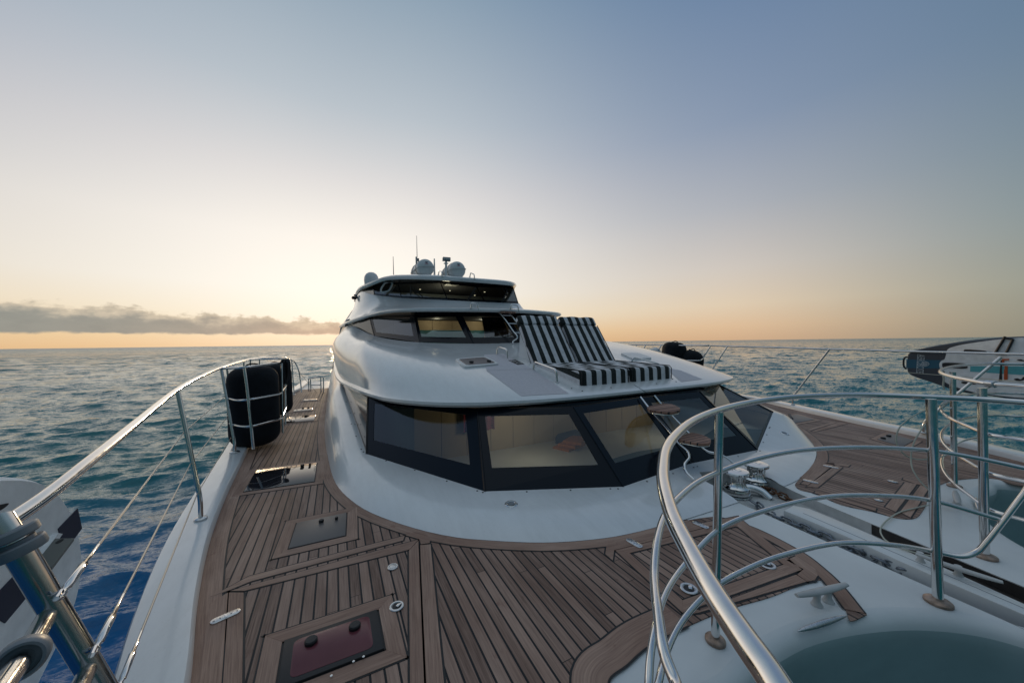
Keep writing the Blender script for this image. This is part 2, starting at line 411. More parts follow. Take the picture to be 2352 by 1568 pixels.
def resample(P, n):
    P = np.asarray(P, float); d = np.r_[0, np.cumsum(np.linalg.norm(np.diff(P, axis=0), axis=1))]
    if d[-1] < 1e-9: return np.repeat(P[:1], n, 0)
    t = np.linspace(0, d[-1], n)
    return np.stack([np.interp(t, d, P[:, k]) for k in range(P.shape[1])], 1)
MSEG = 14
def ring(points, keys=None, lin=False):
    P = np.asarray(points, float); keys = list(range(len(P))) if keys is None else keys
    n = 1 if lin else 10
    D = P if lin else spline(P, n)
    out = []
    for a, b in zip(keys[:-1], keys[1:]):
        seg = resample(D[a*n:b*n+1], MSEG+1); out.append(seg[:-1])
    out.append(D[keys[-1]*n][None]); return np.vstack(out)
def outward(Rg):
    T = np.gradient(Rg[:, :2], axis=0); T /= np.linalg.norm(T, axis=1)[:, None]+1e-9
    return np.column_stack([T[:, 1]*1.0, -T[:, 0]*1.0, np.zeros(len(Rg))])   # starboard-aft -> bow -> port: outward is forward
def off(Rg, o, dz): return Rg+outward(Rg)*o+np.array([0, 0, dz])
def loft_geo(rings, flip=False):
    n = len(rings[0]); V = np.vstack(rings); F = []
    for i in range(len(rings)-1):
        for k in range(n-1):
            q = (i*n+k, i*n+k+1, (i+1)*n+k+1, (i+1)*n+k)
            F.append(q[::-1] if flip else q)
    return V, F

# ------------------------------------------------------------------ yacht
YX = 3.85
yacht = thing('catamaran_yacht', 'large white catamaran motor yacht with three tiers of dark windows and teak side decks', 'yacht', (YX, 8.0, -2.0))
def mir(p, xc=YX): return np.array([2*xc-p[0], p[1], p[2]])

# ---- lower tier rings
T_pts = [V3(-.2, 17, 0), V3(-.22, 12, 0), U(745, 985), U(752, 1045), U(772, 1112), U(805, 1148), U(850, 1177), U(960, 1216), U(1050, 1235), U(1100, 1240), U(1250, 1247), U(1380, 1238),
         U(1440, 1228), U(1520, 1208), V3(3.85, 1.98, 0), U(1838, 1098), U(1876, 1049), U(1866, 1017), U(1836, 990), U(1802, 967), U(1768, 953), U(1725, 942), V3(8.35, 7.3, 0), V3(8.3, 17, 0)]
T = ring(T_pts, [0, 2, 4, 8, 12, 14, 16, 18, 21, 22, 23])
kS = [V3(-.02, 17, .85), V3(.13, 8.3, .70), U(842, 1042, .2), U(1114, 1128, .12), U(1432, 1117, .08), U(1586, 1064, .08), U(1740, 1033, .06), U(1776, 946, .33), V3(7.5, 5.0, .4), V3(7.6, 8.3, .7), V3(7.75, 17, .85)]
S = ring(kS, lin=True)
kW = [V3(-.02, 17, .87), V3(.13, 8.3, .72), U(845, 913, .8), U(1095.6, 938.7, .8), U(1317, 933.7, .8), U(1475, 912, .8), U(1607, 899, .8), U(1651, 883.4, .765), V3(7.15, 5.4, .8), V3(7.55, 8.3, .72), V3(7.75, 17, .87)]
W = ring(kW, lin=True)
def lerp(a, b, t): return a+(b-a)*t
# coaming with rounded shoulder
zs = S[:, 2:3]
C1 = lerp(T, S, .10); C1[:, 2:3] = zs*.30
C2 = lerp(T, S, .28); C2[:, 2:3] = zs*.62
C3 = lerp(T, S, .55); C3[:, 2:3] = zs*.86
C4 = lerp(T, S, .85); C4[:, 2:3] = zs*.97
side = np.zeros(len(T)); 
def colw(vals):                        # per column weights from the 11 keys
    return np.interp(np.arange(10*MSEG+1)/MSEG, np.arange(11), vals)
# ---- brow over the lower windows
XB = 3.62
B_half = [V3(-.05, 17, .95), V3(.06, 8.6, .76), U(815, 897, .80), U(850, 912, .83), U(900, 925, .83), U(1000, 934, .83), U(1095, 935, .83), U(1220, 929, .83), U(1330, 920, .83), U(1480, 904, .83)]
B_pts = B_half + [mir(p, B_half[-1][0]) for p in B_half[-2::-1]]
for p in B_pts[10:]: p[0] -= .0
nB = len(B_half)-1
B = ring(B_pts, [0, 1, 3, 6, 8, 9, 10, 12, 15, 17, 18])
B1 = off(B, .04, .03); B2 = off(B, .035, .06); B3 = off(B, -.03, .085)
# ---- mid sill
kM_half = [V3(.15, 17, 2.0), V3(.45, 11.5, 2.12), UZ(860, 771, 9.0), UZ(963, 786, 7.5), UZ(1088, 789, 7.65), UZ(1199, 787, 8.0)]
def inb0(pts, s=.55):
    for k, w in ((7, 1.0), (8, .95), (9, .85), (10, .8)): pts[k] = pts[k]-V3(s*w, 0, 0)
    return pts
def full(h, xc=None):
    xc = h[-1][0] if xc is None else xc
    return h+[mir(p, xc) for p in h[-2::-1]]
kM = inb0(full(kM_half, YX), .5)
Mr = ring(kM, lin=False)
bulge = colw([.10, .25, .30, .12, .03, .0, .03, .10, .22, .2, .1])
bout = colw([.12, .25, .18, .04, .0, .0, .0, .04, .18, .25, .12])
roofs = []
oB = outward(B3)
for t in (.06, .14, .26, .4, .55, .7, .85, .95):
    s = math.sin(math.pi*t)*(1-t)**.6*1.4
    r_ = lerp(B3, Mr, t); r_ = r_+oB*(bout*s)[:, None]; r_[:, 2] += bulge*s
    roofs.append(r_)
hull_rings = [T, C1, C2, C3, C4, S]
V, F = loft_geo(hull_rings)
def slot_cut(V, F, poly, zf, every=False):
    """cut the windlass well out of a sheet: bisect along the well's sides, drop the inside, return clean verts/faces"""
    bm = bmesh.new(); vs = [bm.verts.new(tuple(v)) for v in V]
    for f in F:
        try: bm.faces.new([vs[i] for i in f])
        except ValueError: pass
    P = np.asarray(poly, float)
    if area2(P) < 0: P = P[::-1]
    n = len(P)
    for i in range(n):
        a, b = P[i], P[(i+1) % n]; nrm = np.array([b[1]-a[1], -(b[0]-a[0]), 0])
        near = [f for f in bm.faces if every or -1.5 < f.calc_center_median().x-YX < 1.5 and f.calc_center_median().y < 4.5]
        geom = list({e for f in near for e in f.edges})+list({v for f in near for v in f.verts})+near
        bmesh.ops.bisect_plane(bm, geom=geom, dist=1e-5, plane_co=(a[0], a[1], 0), plane_no=tuple(nrm))
    def inside(c):
        for i in range(n):
            a, b = P[i], P[(i+1) % n]
            if (b[0]-a[0])*(c[1]-a[1])-(b[1]-a[1])*(c[0]-a[0]) < -1e-6: return False
        return True
    kill = [f for f in bm.faces if inside(f.calc_center_median()) and f.calc_center_median().z < .3]
    bmesh.ops.delete(bm, geom=kill, context='FACES')
    bm.verts.index_update()
    VV = [tuple(v.co) for v in bm.verts]; FF = [tuple(v.index for v in f.verts) for f in bm.faces]
    bm.free(); return np.array(VV), FF
# well outline (plan)
wellL = [U(1612, 1113)[:2], U(1666, 1147)[:2], U(1741, 1172)[:2], U(1837.5, 1211)[:2], U(2070, 1321)[:2], U(2351, 1441)[:2]]
a0 = np.array(U(1741, 1172)[:2]); a1 = np.array(U(2351, 1441)[:2]); dL = (a1-a0)/np.linalg.norm(a1-a0)
b0 = np.array(U(1847, 1137)[:2]); b1 = np.array(U(2351, 1345)[:2]); dR = (b1-b0)/np.linalg.norm(b1-b0)
WL0 = a0-dL*.55; WL1 = a1+dL*1.6; WR0 = b0-dR*.35; WR1 = b1+dR*1.6
ctr = (WL0+WR0)/2; 
well = [WL1, WL0, WL0-dL*.22+(WR0-WL0)*.18, WR0-dR*.22-(WR0-WL0)*.18, WR0, WR1]
V, F = slot_cut(V, F, well, -.1)
mesh_obj('cabin_coaming', V, F, MAT['gel'], yacht, sharp=50)
V, F = loft_geo([off(W, -.05, -.03), off(W, -.012, .004), off(B, -.05, -.005), B])
mesh_obj('brow_soffit', V, F, MAT['frit'], yacht, sharp=60)
V, F = loft_geo([B, B1, B2, B3]+roofs+[Mr])
roof = mesh_obj('cabin_roof', V, F, MAT['gel'], yacht, sharp=50)

# ---- middle tier
def inb(pts, s=.55):
    for k, w in ((7, 1.0), (8, .95), (9, .85), (10, .8)): pts[k] = pts[k]-V3(s*w, 0, 0)
    return pts
MW_half = [V3(.15, 17, 2.02), V3(.45, 11.5, 2.14), UZ(848.7, 728, 9.5), UZ(950.8, 725.5, 8.1), UZ(1054, 721.7, 8.1), UZ(1159, 721.7, 8.5)]
kMW = inb(full(MW_half, YX), .5); MW = ring(kMW, lin=True)
kMlin = inb(full(kM_half, YX), .5); Mlin = ring(kMlin, lin=True)
MB_half = [V3(.2, 17, 2.3), V3(.40, 11.6, 2.20), UZ(850, 728, 9.3), UZ(895, 718.5, 8.3), UZ(951, 716, 7.75), UZ(1057, 716, 7.75), UZ(1159, 717.6, 8.1)]
Mb = ring(full(MB_half), [0, 1, 2, 4, 5, 6, 7, 8, 10, 11, 12])
Mb1 = off(Mb, .05, .035); Mb2 = off(Mb, .045, .075); Mb3 = off(Mb, -.04, .105)
F_half = [V3(.75, 17, 3.2), V3(.8, 13.3, 3.40), UZ(860, 677, 11.0), UZ(921.8, 684, 10.3), UZ(1028.7, 689.5, 9.5), UZ(1114, 693.6, 10.14)]
Fr = ring(inb(full(F_half, YX)), lin=False)
bo2 = colw([.05, .12, .14, .08, .05, .04, .05, .08, .14, .12, .05])
ups = []
oM = outward(Mb3)
for t in (.12, .3, .5, .7, .88):
    s = math.sin(math.pi*t); r_ = lerp(Mb3, Fr, t); r_ = r_-oM*(.06*s); r_[:, 2] += -(.16*s)*colw([0, .2, .6, 1, 1, 1, 1, 1, .6, .2, 0])
    ups.append(r_)
V, F = loft_geo([off(MW, -.05, -.03), off(MW, -.012, .004), off(Mb, -.05, -.005), Mb])
mesh_obj('brow_soffit', V, F, MAT['frit'], yacht, sharp=60)
V, F = loft_geo([Mb, Mb1, Mb2, Mb3]+ups+[Fr])
mesh_obj('upper_deck_front', V, F, MAT['gel'], yacht, sharp=50)
# ---- flybridge tier
FW_half = [V3(.75, 17, 3.22), V3(.8, 13.3, 3.42), UZ(857, 655, 11.3), UZ(913.4, 649.5, 10.7), UZ(1011, 647, 9.9), UZ(1093, 656, 10.5)]
FW = ring(inb(full(FW_half, YX)), lin=True)
FB_half = [V3(.80, 17, 3.45), V3(.78, 13.3, 3.44), UZ(856, 654.5, 10.9), UZ(884, 644.5, 10.4), UZ(920, 641.5, 9.9), UZ(1010, 643.5, 9.3), UZ(1086, 648.5, 9.9)]
Fb = ring(full(FB_half), [0, 1, 2, 4, 5, 6, 7, 8, 10, 11, 12])
Fb1 = off(Fb, .05, .05); Fb2 = off(Fb, .045, .10); Fb3 = off(Fb, -.04, .14); Fb4 = off(Fb, -.35, .19); Fb5 = off(Fb, -.9, .22)
cap = Fb5.copy(); cap[:, 0] = 3.55; cap[:, 1] = np.clip(cap[:, 1]+1.0, 11, 17); cap[:, 2] = 3.78
V, F = loft_geo([off(FW, -.05, -.03), off(FW, -.012, .004), off(Fb, -.05, -.005), Fb]); mesh_obj('brow_soffit', V, F, MAT['frit'], yacht, sharp=60)
V, F = loft_geo([Fb, Fb1, Fb2, Fb3, Fb4, Fb5, cap]); mesh_obj('top_roof', V, F, MAT['gel'], yacht, sharp=50)
# aft closing wall
def close_aft(k):
    pts = [r[k] for r in (T, S, B, Mr, Mb, Fr, Fb, Fb5)]
    return pts
pl = close_aft(0)+[V3(YX, 17, 3.78)]+close_aft(-1)[::-1]
mesh_obj('aft_bulkhead', np.array(pl), [tuple(range(len(pl)))], MAT['gel'], yacht, smooth=False)

# ---- windows
def quad(a, b, c, d, u, v):      # a bottom-left, b bottom-right, c top-right, d top-left
    return (1-u)*(1-v)*a+u*(1-v)*b+u*v*c+(1-u)*v*d
def window(kb, kt, i, l, r, t, b, glass, band=True, name='window', outn=0.0):
    a, bb, c, d = kb[i], kb[i+1], kt[i+1], kt[i]
    nrm = np.cross(bb-a, d-a); nrm = nrm/(np.linalg.norm(nrm)+1e-9)
    if np.dot(nrm, (a+bb+c+d)/4-V3(YX, 8, 1)) < 0: nrm = -nrm
    flip = np.dot(np.cross(bb-a, d-a), nrm) < 0
    o = [(0, 0), (1, 0), (1, 1), (0, 1)]; ii = [(l, b), (1-r, b), (1-r, 1-t), (l, 1-t)]
    Q = [quad(a, bb, c, d, *p) for p in o]; I = [quad(a, bb, c, d, *p) for p in ii]
    V = []
    for p in Q: V.append(p+nrm*outn)
    for p in I: V.append(p+nrm*outn)
    for p in I: V.append(p-nrm*.012)
    F = []
    for k in range(4):
        k2 = (k+1) % 4
        F.append((k, k2, 4+k2, 4+k)); F.append((4+k, 4+k2, 8+k2, 8+k))
    fr = mesh_obj(name, V, F, MAT['frit'], yacht, smooth=False)
    P = [p-nrm*.004 for p in I]
    mesh_obj('pane', P, [(0, 1, 2, 3) if not flip else (3, 2, 1, 0)], glass, fr, smooth=False)
    return fr
for i in range(2, 6):
    window(kS, kW, i, .07, .09, .10, .25, MAT['glass'])
window(kS, kW, 1, .02, .03, .02, .04, MAT['darkacryl'])
window(kS, kW, 6, .05, .03, .03, .04, MAT['glassclear'])
window(kS, kW, 7, .03, .03, .03, .05, MAT['glassclear'])
window(kS, kW, 8, .03, .02, .03, .05, MAT['glassclear'])
for i in range(2, 8):
    window(kM, kMW, i, .06, .09, .06, .2, MAT['glassmid'])
for i in (1, 8):
    window(kM, kMW, i, .03, .04, .02, .03, MAT['glassclear'])
kF = inb(full(F_half, YX)); kFW = inb(full(FW_half, YX))
for i in range(2, 8):
    window(kF, kFW, i, .012, .012, .02, .12, MAT['glassmid'])
for i in (1, 8):
    window(kF, kFW, i, .03, .04, .02, .03, MAT['glassclear'])
# mullion seams between panes
for kb, kt, rr in ((kS, kW, range(2, 8)), (kM, kMW, range(2, 9)), (kF, kFW, range(2, 9))):
    for i in rr:
        tube_obj('mullion', [kb[i], kt[i]], .012, MAT['frit'], yacht, ns=6)

# ---- interiors seen through the glass
def quad_obj(name, pts, mat, parent): return mesh_obj(name, pts, [tuple(range(len(pts)))], mat, parent, smooth=False)
def ceiling(name, Rg, ymax, z):
    P = off(Rg, -.1, 0); P = [p for p in P if p[1] < ymax]
    P = [V3(P[0][0], ymax, 0)]+P+[V3(P[-1][0], ymax, 0)]
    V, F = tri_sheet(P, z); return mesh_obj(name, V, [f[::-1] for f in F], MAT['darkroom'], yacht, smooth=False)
def wall_panels(name, x0, x1, y, z0, z1, mat, nseam):
    mb = MB(); xs = np.linspace(x0, x1, nseam+1)
    for a, b in zip(xs[:-1], xs[1:]):
        v, f = box_geo(((a+b)/2, y, z0), b-a-.008, .03, z1-z0); mb.add(v, f)
    return mb.build(name, mat, yacht, smooth=False)
wall_panels('cabin_wall', .9, 5.6, 4.62, -.7, .80, MAT['tan'], 13)
quad_obj('cabin_wall', [V3(.9, 4.62, -.7), V3(.5, 5.6, -.7), V3(.5, 5.6, .8), V3(.9, 4.62, .8)], MAT['tan'], yacht)
ceiling('cabin_ceiling', W, 6.0, .815)
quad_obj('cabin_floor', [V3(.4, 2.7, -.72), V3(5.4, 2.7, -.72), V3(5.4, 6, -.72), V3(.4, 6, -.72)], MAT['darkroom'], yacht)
# ledge inside the glass
inner = [p.copy() for p in kS[2:8]]; cen = V3(YX, 7.0, 0)
led_o = [p+(cen-p)/np.linalg.norm(cen-p)*.02 for p in inner]; led_i = [p+(cen-p)/np.linalg.norm(cen-p)*1.15 for p in inner]
for p in led_o+led_i: p[2] = .03
for q in led_i: q[2] = -.02
mesh_obj('window_ledge', led_o+led_i, [(i, i+1, 7+i, 6+i) for i in range(5)], MAT['dash'], yacht, smooth=False)
mesh_obj('ledge_front', led_i+[p-V3(0, 0, .7) for p in led_i], [(i, i+1, 7+i, 6+i) for i in range(5)], MAT['dash'], yacht, smooth=False)
v, f = box_geo((3.3, 4.28, -.4), 2.9, .62, .34, bev=.03); mesh_obj('berth', v, f, MAT['cream'], yacht)
mb = MB(); n = 16; cx = np.linspace(1.55, 2.0, n)
mb.add([V3(x, 4.52+.03*math.sin(i*1.5), .33) for i, x in enumerate(cx)]+[V3(x, 4.52+.03*math.sin(i*1.5), .76) for i, x in enumerate(cx)], [(i, i+1, n+i+1, n+i) for i in range(n-1)]); mb.build('curtain', MAT['magenta'], yacht)
# mid tier room
wall_panels('saloon_wall', 2.15, 6.75, 11.2, 1.3, 2.3, MAT['tan'], 7); wall_panels('saloon_wall', .95, 2.1, 10.4, 1.3, 2.3, MAT['greyroom'], 2)
quad_obj('saloon_panel', [V3(2.35, 11.15, 1.45), V3(4.6, 11.15, 1.45), V3(4.6, 11.15, 1.99), V3(2.35, 11.15, 1.99)], MAT['teal'], yacht)
ceiling('saloon_ceiling', MW, 12.0, 2.31)
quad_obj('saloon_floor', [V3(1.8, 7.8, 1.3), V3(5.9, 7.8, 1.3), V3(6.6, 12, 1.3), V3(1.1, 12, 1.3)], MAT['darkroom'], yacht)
# gathered curtain at the right
mb = MB(); n = 24; cx = np.linspace(3.5, 4.3, n)
lo = [V3(x, 8.3+.03*math.sin(i*1.3), 1.4) for i, x in enumerate(cx)]; hi = [V3(3.4+(x-3.4)*.75, 8.6+.03*math.sin(i*1.3), 2.25) for i, x in enumerate(cx)]
mb.add(lo+hi, [(i, i+1, n+i+1, n+i) for i in range(n-1)]); mb.build('curtain', MAT['yellow'], yacht)
wall_panels('bridge_wall', 1.2, 6.5, 13.0, 2.5, 3.42, MAT['greyroom'], 4)
ceiling('bridge_ceiling', FW, 13.2, 3.46)
quad_obj('bridge_floor', [V3(2.2, 9.9, 2.5), V3(5.5, 9.9, 2.5), V3(6.4, 13, 2.5), V3(1.3, 13, 2.5)], MAT['darkroom'], yacht)
def downlight(u, v, z):
    p = U(u, v, z); lathe_obj('downlight', [(.001, -.004), (.026, -.004), (.026, .002), (.001, .002)], p, MAT['lamp'], yacht, ns=10)
def c1280(x, y): return 784+x*.1875, 526.7+y*.1875
for x, y in ((965, 735), (890, 780), (1330, 750), (1635, 808), (1755, 768)): downlight(*c1280(x, y), 3.44)
for x, y in ((832, 1170), (1352, 1160), (1050, 1198), (1826, 1170)): downlight(*c1280(x, y), 2.295)
def lamp(name, p, power, size, color=(1, .80, .52)):
    l = bpy.data.lights.new(name, 'POINT'); l.energy = power; l.color = color; l.shadow_soft_size = size
    o = bpy.data.objects.new(name, l); col.objects.link(o); o.location = p
lamp('cabin_lamp', (2.2, 3.9, .62), 4.2, .12); lamp('cabin_lamp', (4.6, 3.8, .62), 4.2, .12)
lamp('saloon_lamp', (2.8, 10.6, 2.22), 6.5, .06); lamp('saloon_lamp', (4.3, 10.6, 2.22), 6.5, .06)
lamp('bridge_lamp', (3.4, 11.6, 2.95), 24, .15)

# things lying inside the cabin
pO = U(1300, 1032, -.05)
th = thing('towel_stack', 'orange folded towels fanned out on the cream berth behind the window', 'towels', (pO[0], pO[1], -.06))
for k in range(4):
    v, f = box_geo((pO[0]+.04*k, pO[1]-.03*k, -.058+.045*k), .5-.05*k, .28, .04, rot=.25+.1*k, bev=.015); mesh_obj('towel', v, f, MAT['orange'], th)
p2 = U(1320, 1052, -.055)
v, f = box_geo((p2[0]+.05, p2[1]-.1, -.058), .5, .2, .05, rot=.1, bev=.02)
mesh_obj('patterned_cloth', v, f, MAT['magenta'], None, label='red patterned cloth lying beside the orange towels on the berth', cat='cloth')
v, f = box_geo((3.25, 4.42, -.058), .45, .2, .22, rot=.2, bev=.08)
mesh_obj('pillow', v, f, MAT['navy'], None, label='dark blue pillow on the berth behind the orange towels', cat='pillow')

# ------------------------------------------------------------------ decks and hull
# planking areas
def c640(x, y): return 392+x*.5, 1041+y*.5
def c2400(x, y): return 1470+x*.5313, 735+y*.5313
def c2200(x, y): return 1347.4+x*.2864, 1163.7+y*.2864
def c2600(x, y): return 1592.5+x*.3229, 857.5+y*.3229
def c3000(x, y): return 1837.5+x*.2734, 1071.9+y*.2734
def c3012(x, y): return 1837.5+x*.2265, 747.2+y*.2265
def c800(x, y): return 490+x*.18755, 784+y*.18755
def c0(x, y): return x*.5158, 759.5+y*.5158
def c1800(x, y): return 1102.5+x*.2474, 692.1+y*.2474
def c1200(x, y): return 735+x*.41667, 514.5+y*.41667
def c2350(x, y): return 1439.4+x*.22653, 869.8+y*.22653
capin = [V3(-.28, .2, 0), V3(-.45, 1.2, 0), U(438, 1568), U(454, 1394), U(480, 1255), U(516, 1151), U(565, 1046), V3(-1.27, 7.5, 0), V3(-1.3, 10.5, 0), V3(-1.22, 13.2, 0)]
capin_s = spline(capin, 6)
white_front = [U(1991, 1410), U(1953, 1424), U(1945, 1405), U(1925, 1365), U(1905, 1335), U(1879, 1330), U(1767, 1370), U(1677, 1396), U(1580, 1436), U(1490, 1482), U(1440, 1525), U(1395, 1568), V3(1.02, 1.0, 0), V3(.95, .2, 0)]
teak_in = [V3(-.2, 14.2, 0), V3(-.22, 12, 0)]+T_pts[2:14]
teak_r = [U(1580, 1194), U(1627, 1187), U(1651, 1186), U(1714, 1203), U(1780, 1233), U(1842, 1266), U(1895, 1306), U(1932, 1341), U(1972, 1386), U(1991, 1410)]
inner_s = spline(np.array(teak_in), 6); right_s = spline(np.array([T_pts[13]]+teak_r), 5)
poly_star = list(capin_s)+[V3(-1.1, 14.2, 0)]+list(inner_s)+list(right_s[1:])+list(spline(np.array(white_front), 5)[1:])
def planked(name, poly, z, mat, parent, thick=.006):
    V, F = tri_sheet(poly, z); P = np.asarray(poly)[:, :2]
    n = len(V); V = np.vstack([V, V-np.array([0, 0, thick])])
    if area2(P) > 0: F2 = [(k+n, (k+1) % n+n, (k+1) % n, k) for k in range(n)]
    else: F2 = [(k, (k+1) % n, (k+1) % n+n, k+n) for k in range(n)]
    return mesh_obj(name, V, list(F)+F2, mat, parent, uvs=V[:, :2], smooth=False)
planked('teak_deck', poly_star, 0.0, MAT['teak'], yacht)

# port teak
cap_port_in = [V3(8.45, 14.2, 0), V3(8.9, 8, 0), U(1700, 915), U(1760, 926), U(1837.5, 944), U(1973, 974.5), U(2132, 1008.5), U(2256.5, 1038), U(2352, 1062), V3(6.9, .2, 0)]
port_white = [V3(6.75, .2, 0), U(2330, 1112), U(2290, 1099), U(2230, 1098), U(*c2600(1790, 775)), U(*c2600(1690, 850)), U(*c2600(1640, 960)), U(*c2600(1560, 1030)), U(*c2600(1450, 1025)), U(*c2600(1280, 980)), U(*c2600(1050, 930)),
              U(*c2600(860, 850)), U(*c2600(760, 825)), U(*c2600(725, 795)), U(*c2600(745, 760)), U(*c2600(840, 690)), U(1876, 1049), U(1866, 1017), U(1836, 990), U(1802, 967), U(1768, 953), U(1725, 942), V3(8.3, 7.3, 0), V3(8.25, 14.2, 0)]
poly_port = list(spline(np.array(cap_port_in), 5))+list(spline(np.array(port_white), 5))
planked('teak_deck', poly_port, 0.0, MAT['teak'], yacht)

# white foredeck moulding under the teak, with the two forward bays
bay_star = [V3(1.02, -1.6, 0), V3(1.05, -.4, 0), V3(1.12, .35, 0), U(1600, 1640), U(1680, 1572), U(1747, 1505), U(1831, 1455), U(1895, 1434), U(1991, 1417), U(2107, 1411), U(2240, 1424), U(2352, 1452), V3(3.32, -.1, 0), V3(3.36, -.7, 0), V3(3.38, -1.6, 0)]
bay_s = spline(np.array(bay_star), 6)
_n = np.gradient(bay_s[:, :2], axis=0); _n /= np.linalg.norm(_n, axis=1)[:, None]
bay_s = bay_s-np.column_stack([_n[:, 1], -_n[:, 0], np.zeros(len(_n))])*.066
bay_p = np.array([mir(p, YX-.02) for p in bay_s])[::-1]
outline = [V3(-.42, .4, 0), V3(-.2, -.4, 0), V3(.0, -1.6, 0)]+list(bay_s)+list(bay_p)+[V3(6.75, -1.6, 0), V3(6.8, -.6, 0), V3(7.1, .5, 0)]+[q+(q-V3(3.8, q[1], 0))*.02 for q in cap_port_in[-2:1:-1]]+[V3(8.95, 8, 0), V3(8.3, 17, 0), V3(-1.0, 17, 0)]+[q-V3(.06, 0, 0) for q in capin[-1:1:-1]]
V, F = tri_sheet(outline, -.006)
V, F = slot_cut(V, F, well, -.1, True)
mesh_obj('foredeck', V, F, MAT['deckpaint'], yacht, sharp=30)
def bay_wall(pts, sgn, prof):
    n = np.gradient(pts[:, :2], axis=0); n /= np.linalg.norm(n, axis=1)[:, None]
    nn = np.column_stack([n[:, 1], -n[:, 0], np.zeros(len(n))])*sgn
    return loft_geo([pts*[1, 1, 0]+nn*a+[0, 0, z] for a, z in prof])
lip = [(0, -.006), (.022, -.0085), (.045, -.017), (.064, -.032), (.076, -.052), (.081, -.075)]
wal = [(.081, -.075), (.081, -.09), (.076, -.13), (.05, -.22), (.0, -.4), (-.06, -.8), (-.2, -1.7)]
for bp_ in (bay_s, bay_p):
    V, F = bay_wall(bp_, 1, lip); mesh_obj('bay_lip', V, F, MAT['deckpaint'], yacht, sharp=60)
    V, F = bay_wall(bp_, 1, wal); mesh_obj('bay_wall', V, F, MAT['baygrey'], yacht, sharp=60)  # wall in plain grey, darker than the white lip above it

# windlass well
wp = np.array(well); wl = np.vstack([wp, wp[:1]])
rings = [np.column_stack([wl, np.full(len(wl), z)]) for z in (-.095, -.006)]
V, F = loft_geo(rings)
# the aft wall rises with the coaming
V2, F2 = tri_sheet(well, -.095)
mb = MB(); mb.add(V2, F2)
for i in range(len(well)-1):
    a, b = wp[i], wp[i+1]
    for k in range(12):
        p = a+(b-a)*k/12; q = a+(b-a)*(k+1)/12
        def top(pt):
            # height of the moulding at the edge of the well
            if pt[1] < 1.95: return -.004
            return min(.085, (pt[1]-1.95)*.13)
        mb.add([(p[0], p[1], -.096), (q[0], q[1], -.096), (q[0], q[1], top(q)), (p[0], p[1], top(p))], [(0, 1, 2, 3)])
mb.build('windlass_well', MAT['stained'], yacht, smooth=False)
# ridge between the two chain gullies
rl = [U(1800, 1172), U(1837.5, 1186.7), U(1947, 1233), U(2053.5, 1282.4), U(2165.5, 1331.6), U(2351, 1411)]
rr_ = [U(1822, 1160), U(1860, 1168), U(1969, 1213), U(2105, 1274), U(2236, 1333), U(2351, 1385)]
e1 = rl[-1]+(rl[-1]-rl[-2])*1.6; e2 = rr_[-1]+(rr_[-1]-rr_[-2])*1.8
poly = rl+[e1, e2]+rr_[::-1]
v, f = prism_geo([p[:2] for p in poly], -.095, .004, .012); mesh_obj('chain_ridge', v, f, MAT['deckpaint'], yacht, sharp=30)
# groove line on the ridge
tube_obj('ridge_groove', [U(1845, 1178, .004), U(2351, 1396, .004)], .0025, MAT['greyplastic'], yacht, ns=5)
gl = [U(2060, 1296, -.088), U(2085, 1288, -.088)]
gd = np.array([dL[0], dL[1], 0]); gl2 = [gl[0]+gd*2.2, gl[1]+gd*2.2]
gp_ = WL0+dL*1.5
gL = np.array([*(a0+dL*1.12), -.088])-V3(0, 0, 0); gR = np.array(rl[3]); gR = np.array([gR[0], gR[1], -.088])
gw = np.array([gd[1], -gd[0], 0]); gw = gw if gw[0] > 0 else -gw
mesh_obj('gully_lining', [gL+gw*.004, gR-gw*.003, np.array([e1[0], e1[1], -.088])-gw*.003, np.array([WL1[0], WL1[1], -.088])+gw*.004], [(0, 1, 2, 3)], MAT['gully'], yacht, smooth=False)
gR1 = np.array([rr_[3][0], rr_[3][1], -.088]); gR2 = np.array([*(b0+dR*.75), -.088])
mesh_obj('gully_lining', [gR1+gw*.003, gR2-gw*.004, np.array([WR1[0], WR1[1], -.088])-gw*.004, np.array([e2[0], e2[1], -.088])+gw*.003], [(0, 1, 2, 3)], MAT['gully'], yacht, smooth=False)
# brown protective strips in the gullies
def strip(name, A, B_, h0, h1, mat): return quad_obj(name, [V3(A[0], A[1], h0), V3(B_[0], B_[1], h0), V3(B_[0], B_[1], h1), V3(A[0], A[1], h1)], mat, yacht)
wR = lambda u: None
pA = b0+dR*.55; pB = WR1; o_ = np.array([-dR[1], dR[0]]); o_ = o_ if o_[0] < 0 else -o_
strip('rubbing_strip', pA+o_*.006, pB+o_*.006, -.09, -.008, MAT['gully'])
pA = a0+dL*1.25; o_ = np.array([-dL[1], dL[0]]); o_ = o_ if o_[0] > 0 else -o_
strip('rubbing_strip', pA+o_*.006, WL1+o_*.006, -.09, -.008, MAT['gully'])

# cap rails and hull sides
def bulwark(inner, outer_w, sgn, h=.075):
    t = np.gradient(inner[:, :2], axis=0); t /= np.linalg.norm(t, axis=1)[:, None]
    nn = np.column_stack([-t[:, 1], t[:, 0], np.zeros(len(t))])*sgn
    prof = [(0, -.006), (.004, h-.02), (.016, h-.004), (.034, h), (outer_w-.04, h+.004), (outer_w-.012, h-.004), (outer_w, h-.025), (outer_w+.006, h-.16), (outer_w-.02, h-.9), (outer_w-.12, -2.6)]
    return loft_geo([inner*[1, 1, 0]+nn*a+[0, 0, z] for a, z in prof], flip=sgn < 0)
ci = spline(np.array([V3(.05, -1.6, 0), V3(-.1, -.7, 0)]+capin+[V3(-1.1, 14.2, 0), V3(-.95, 17, 0)]), 6)
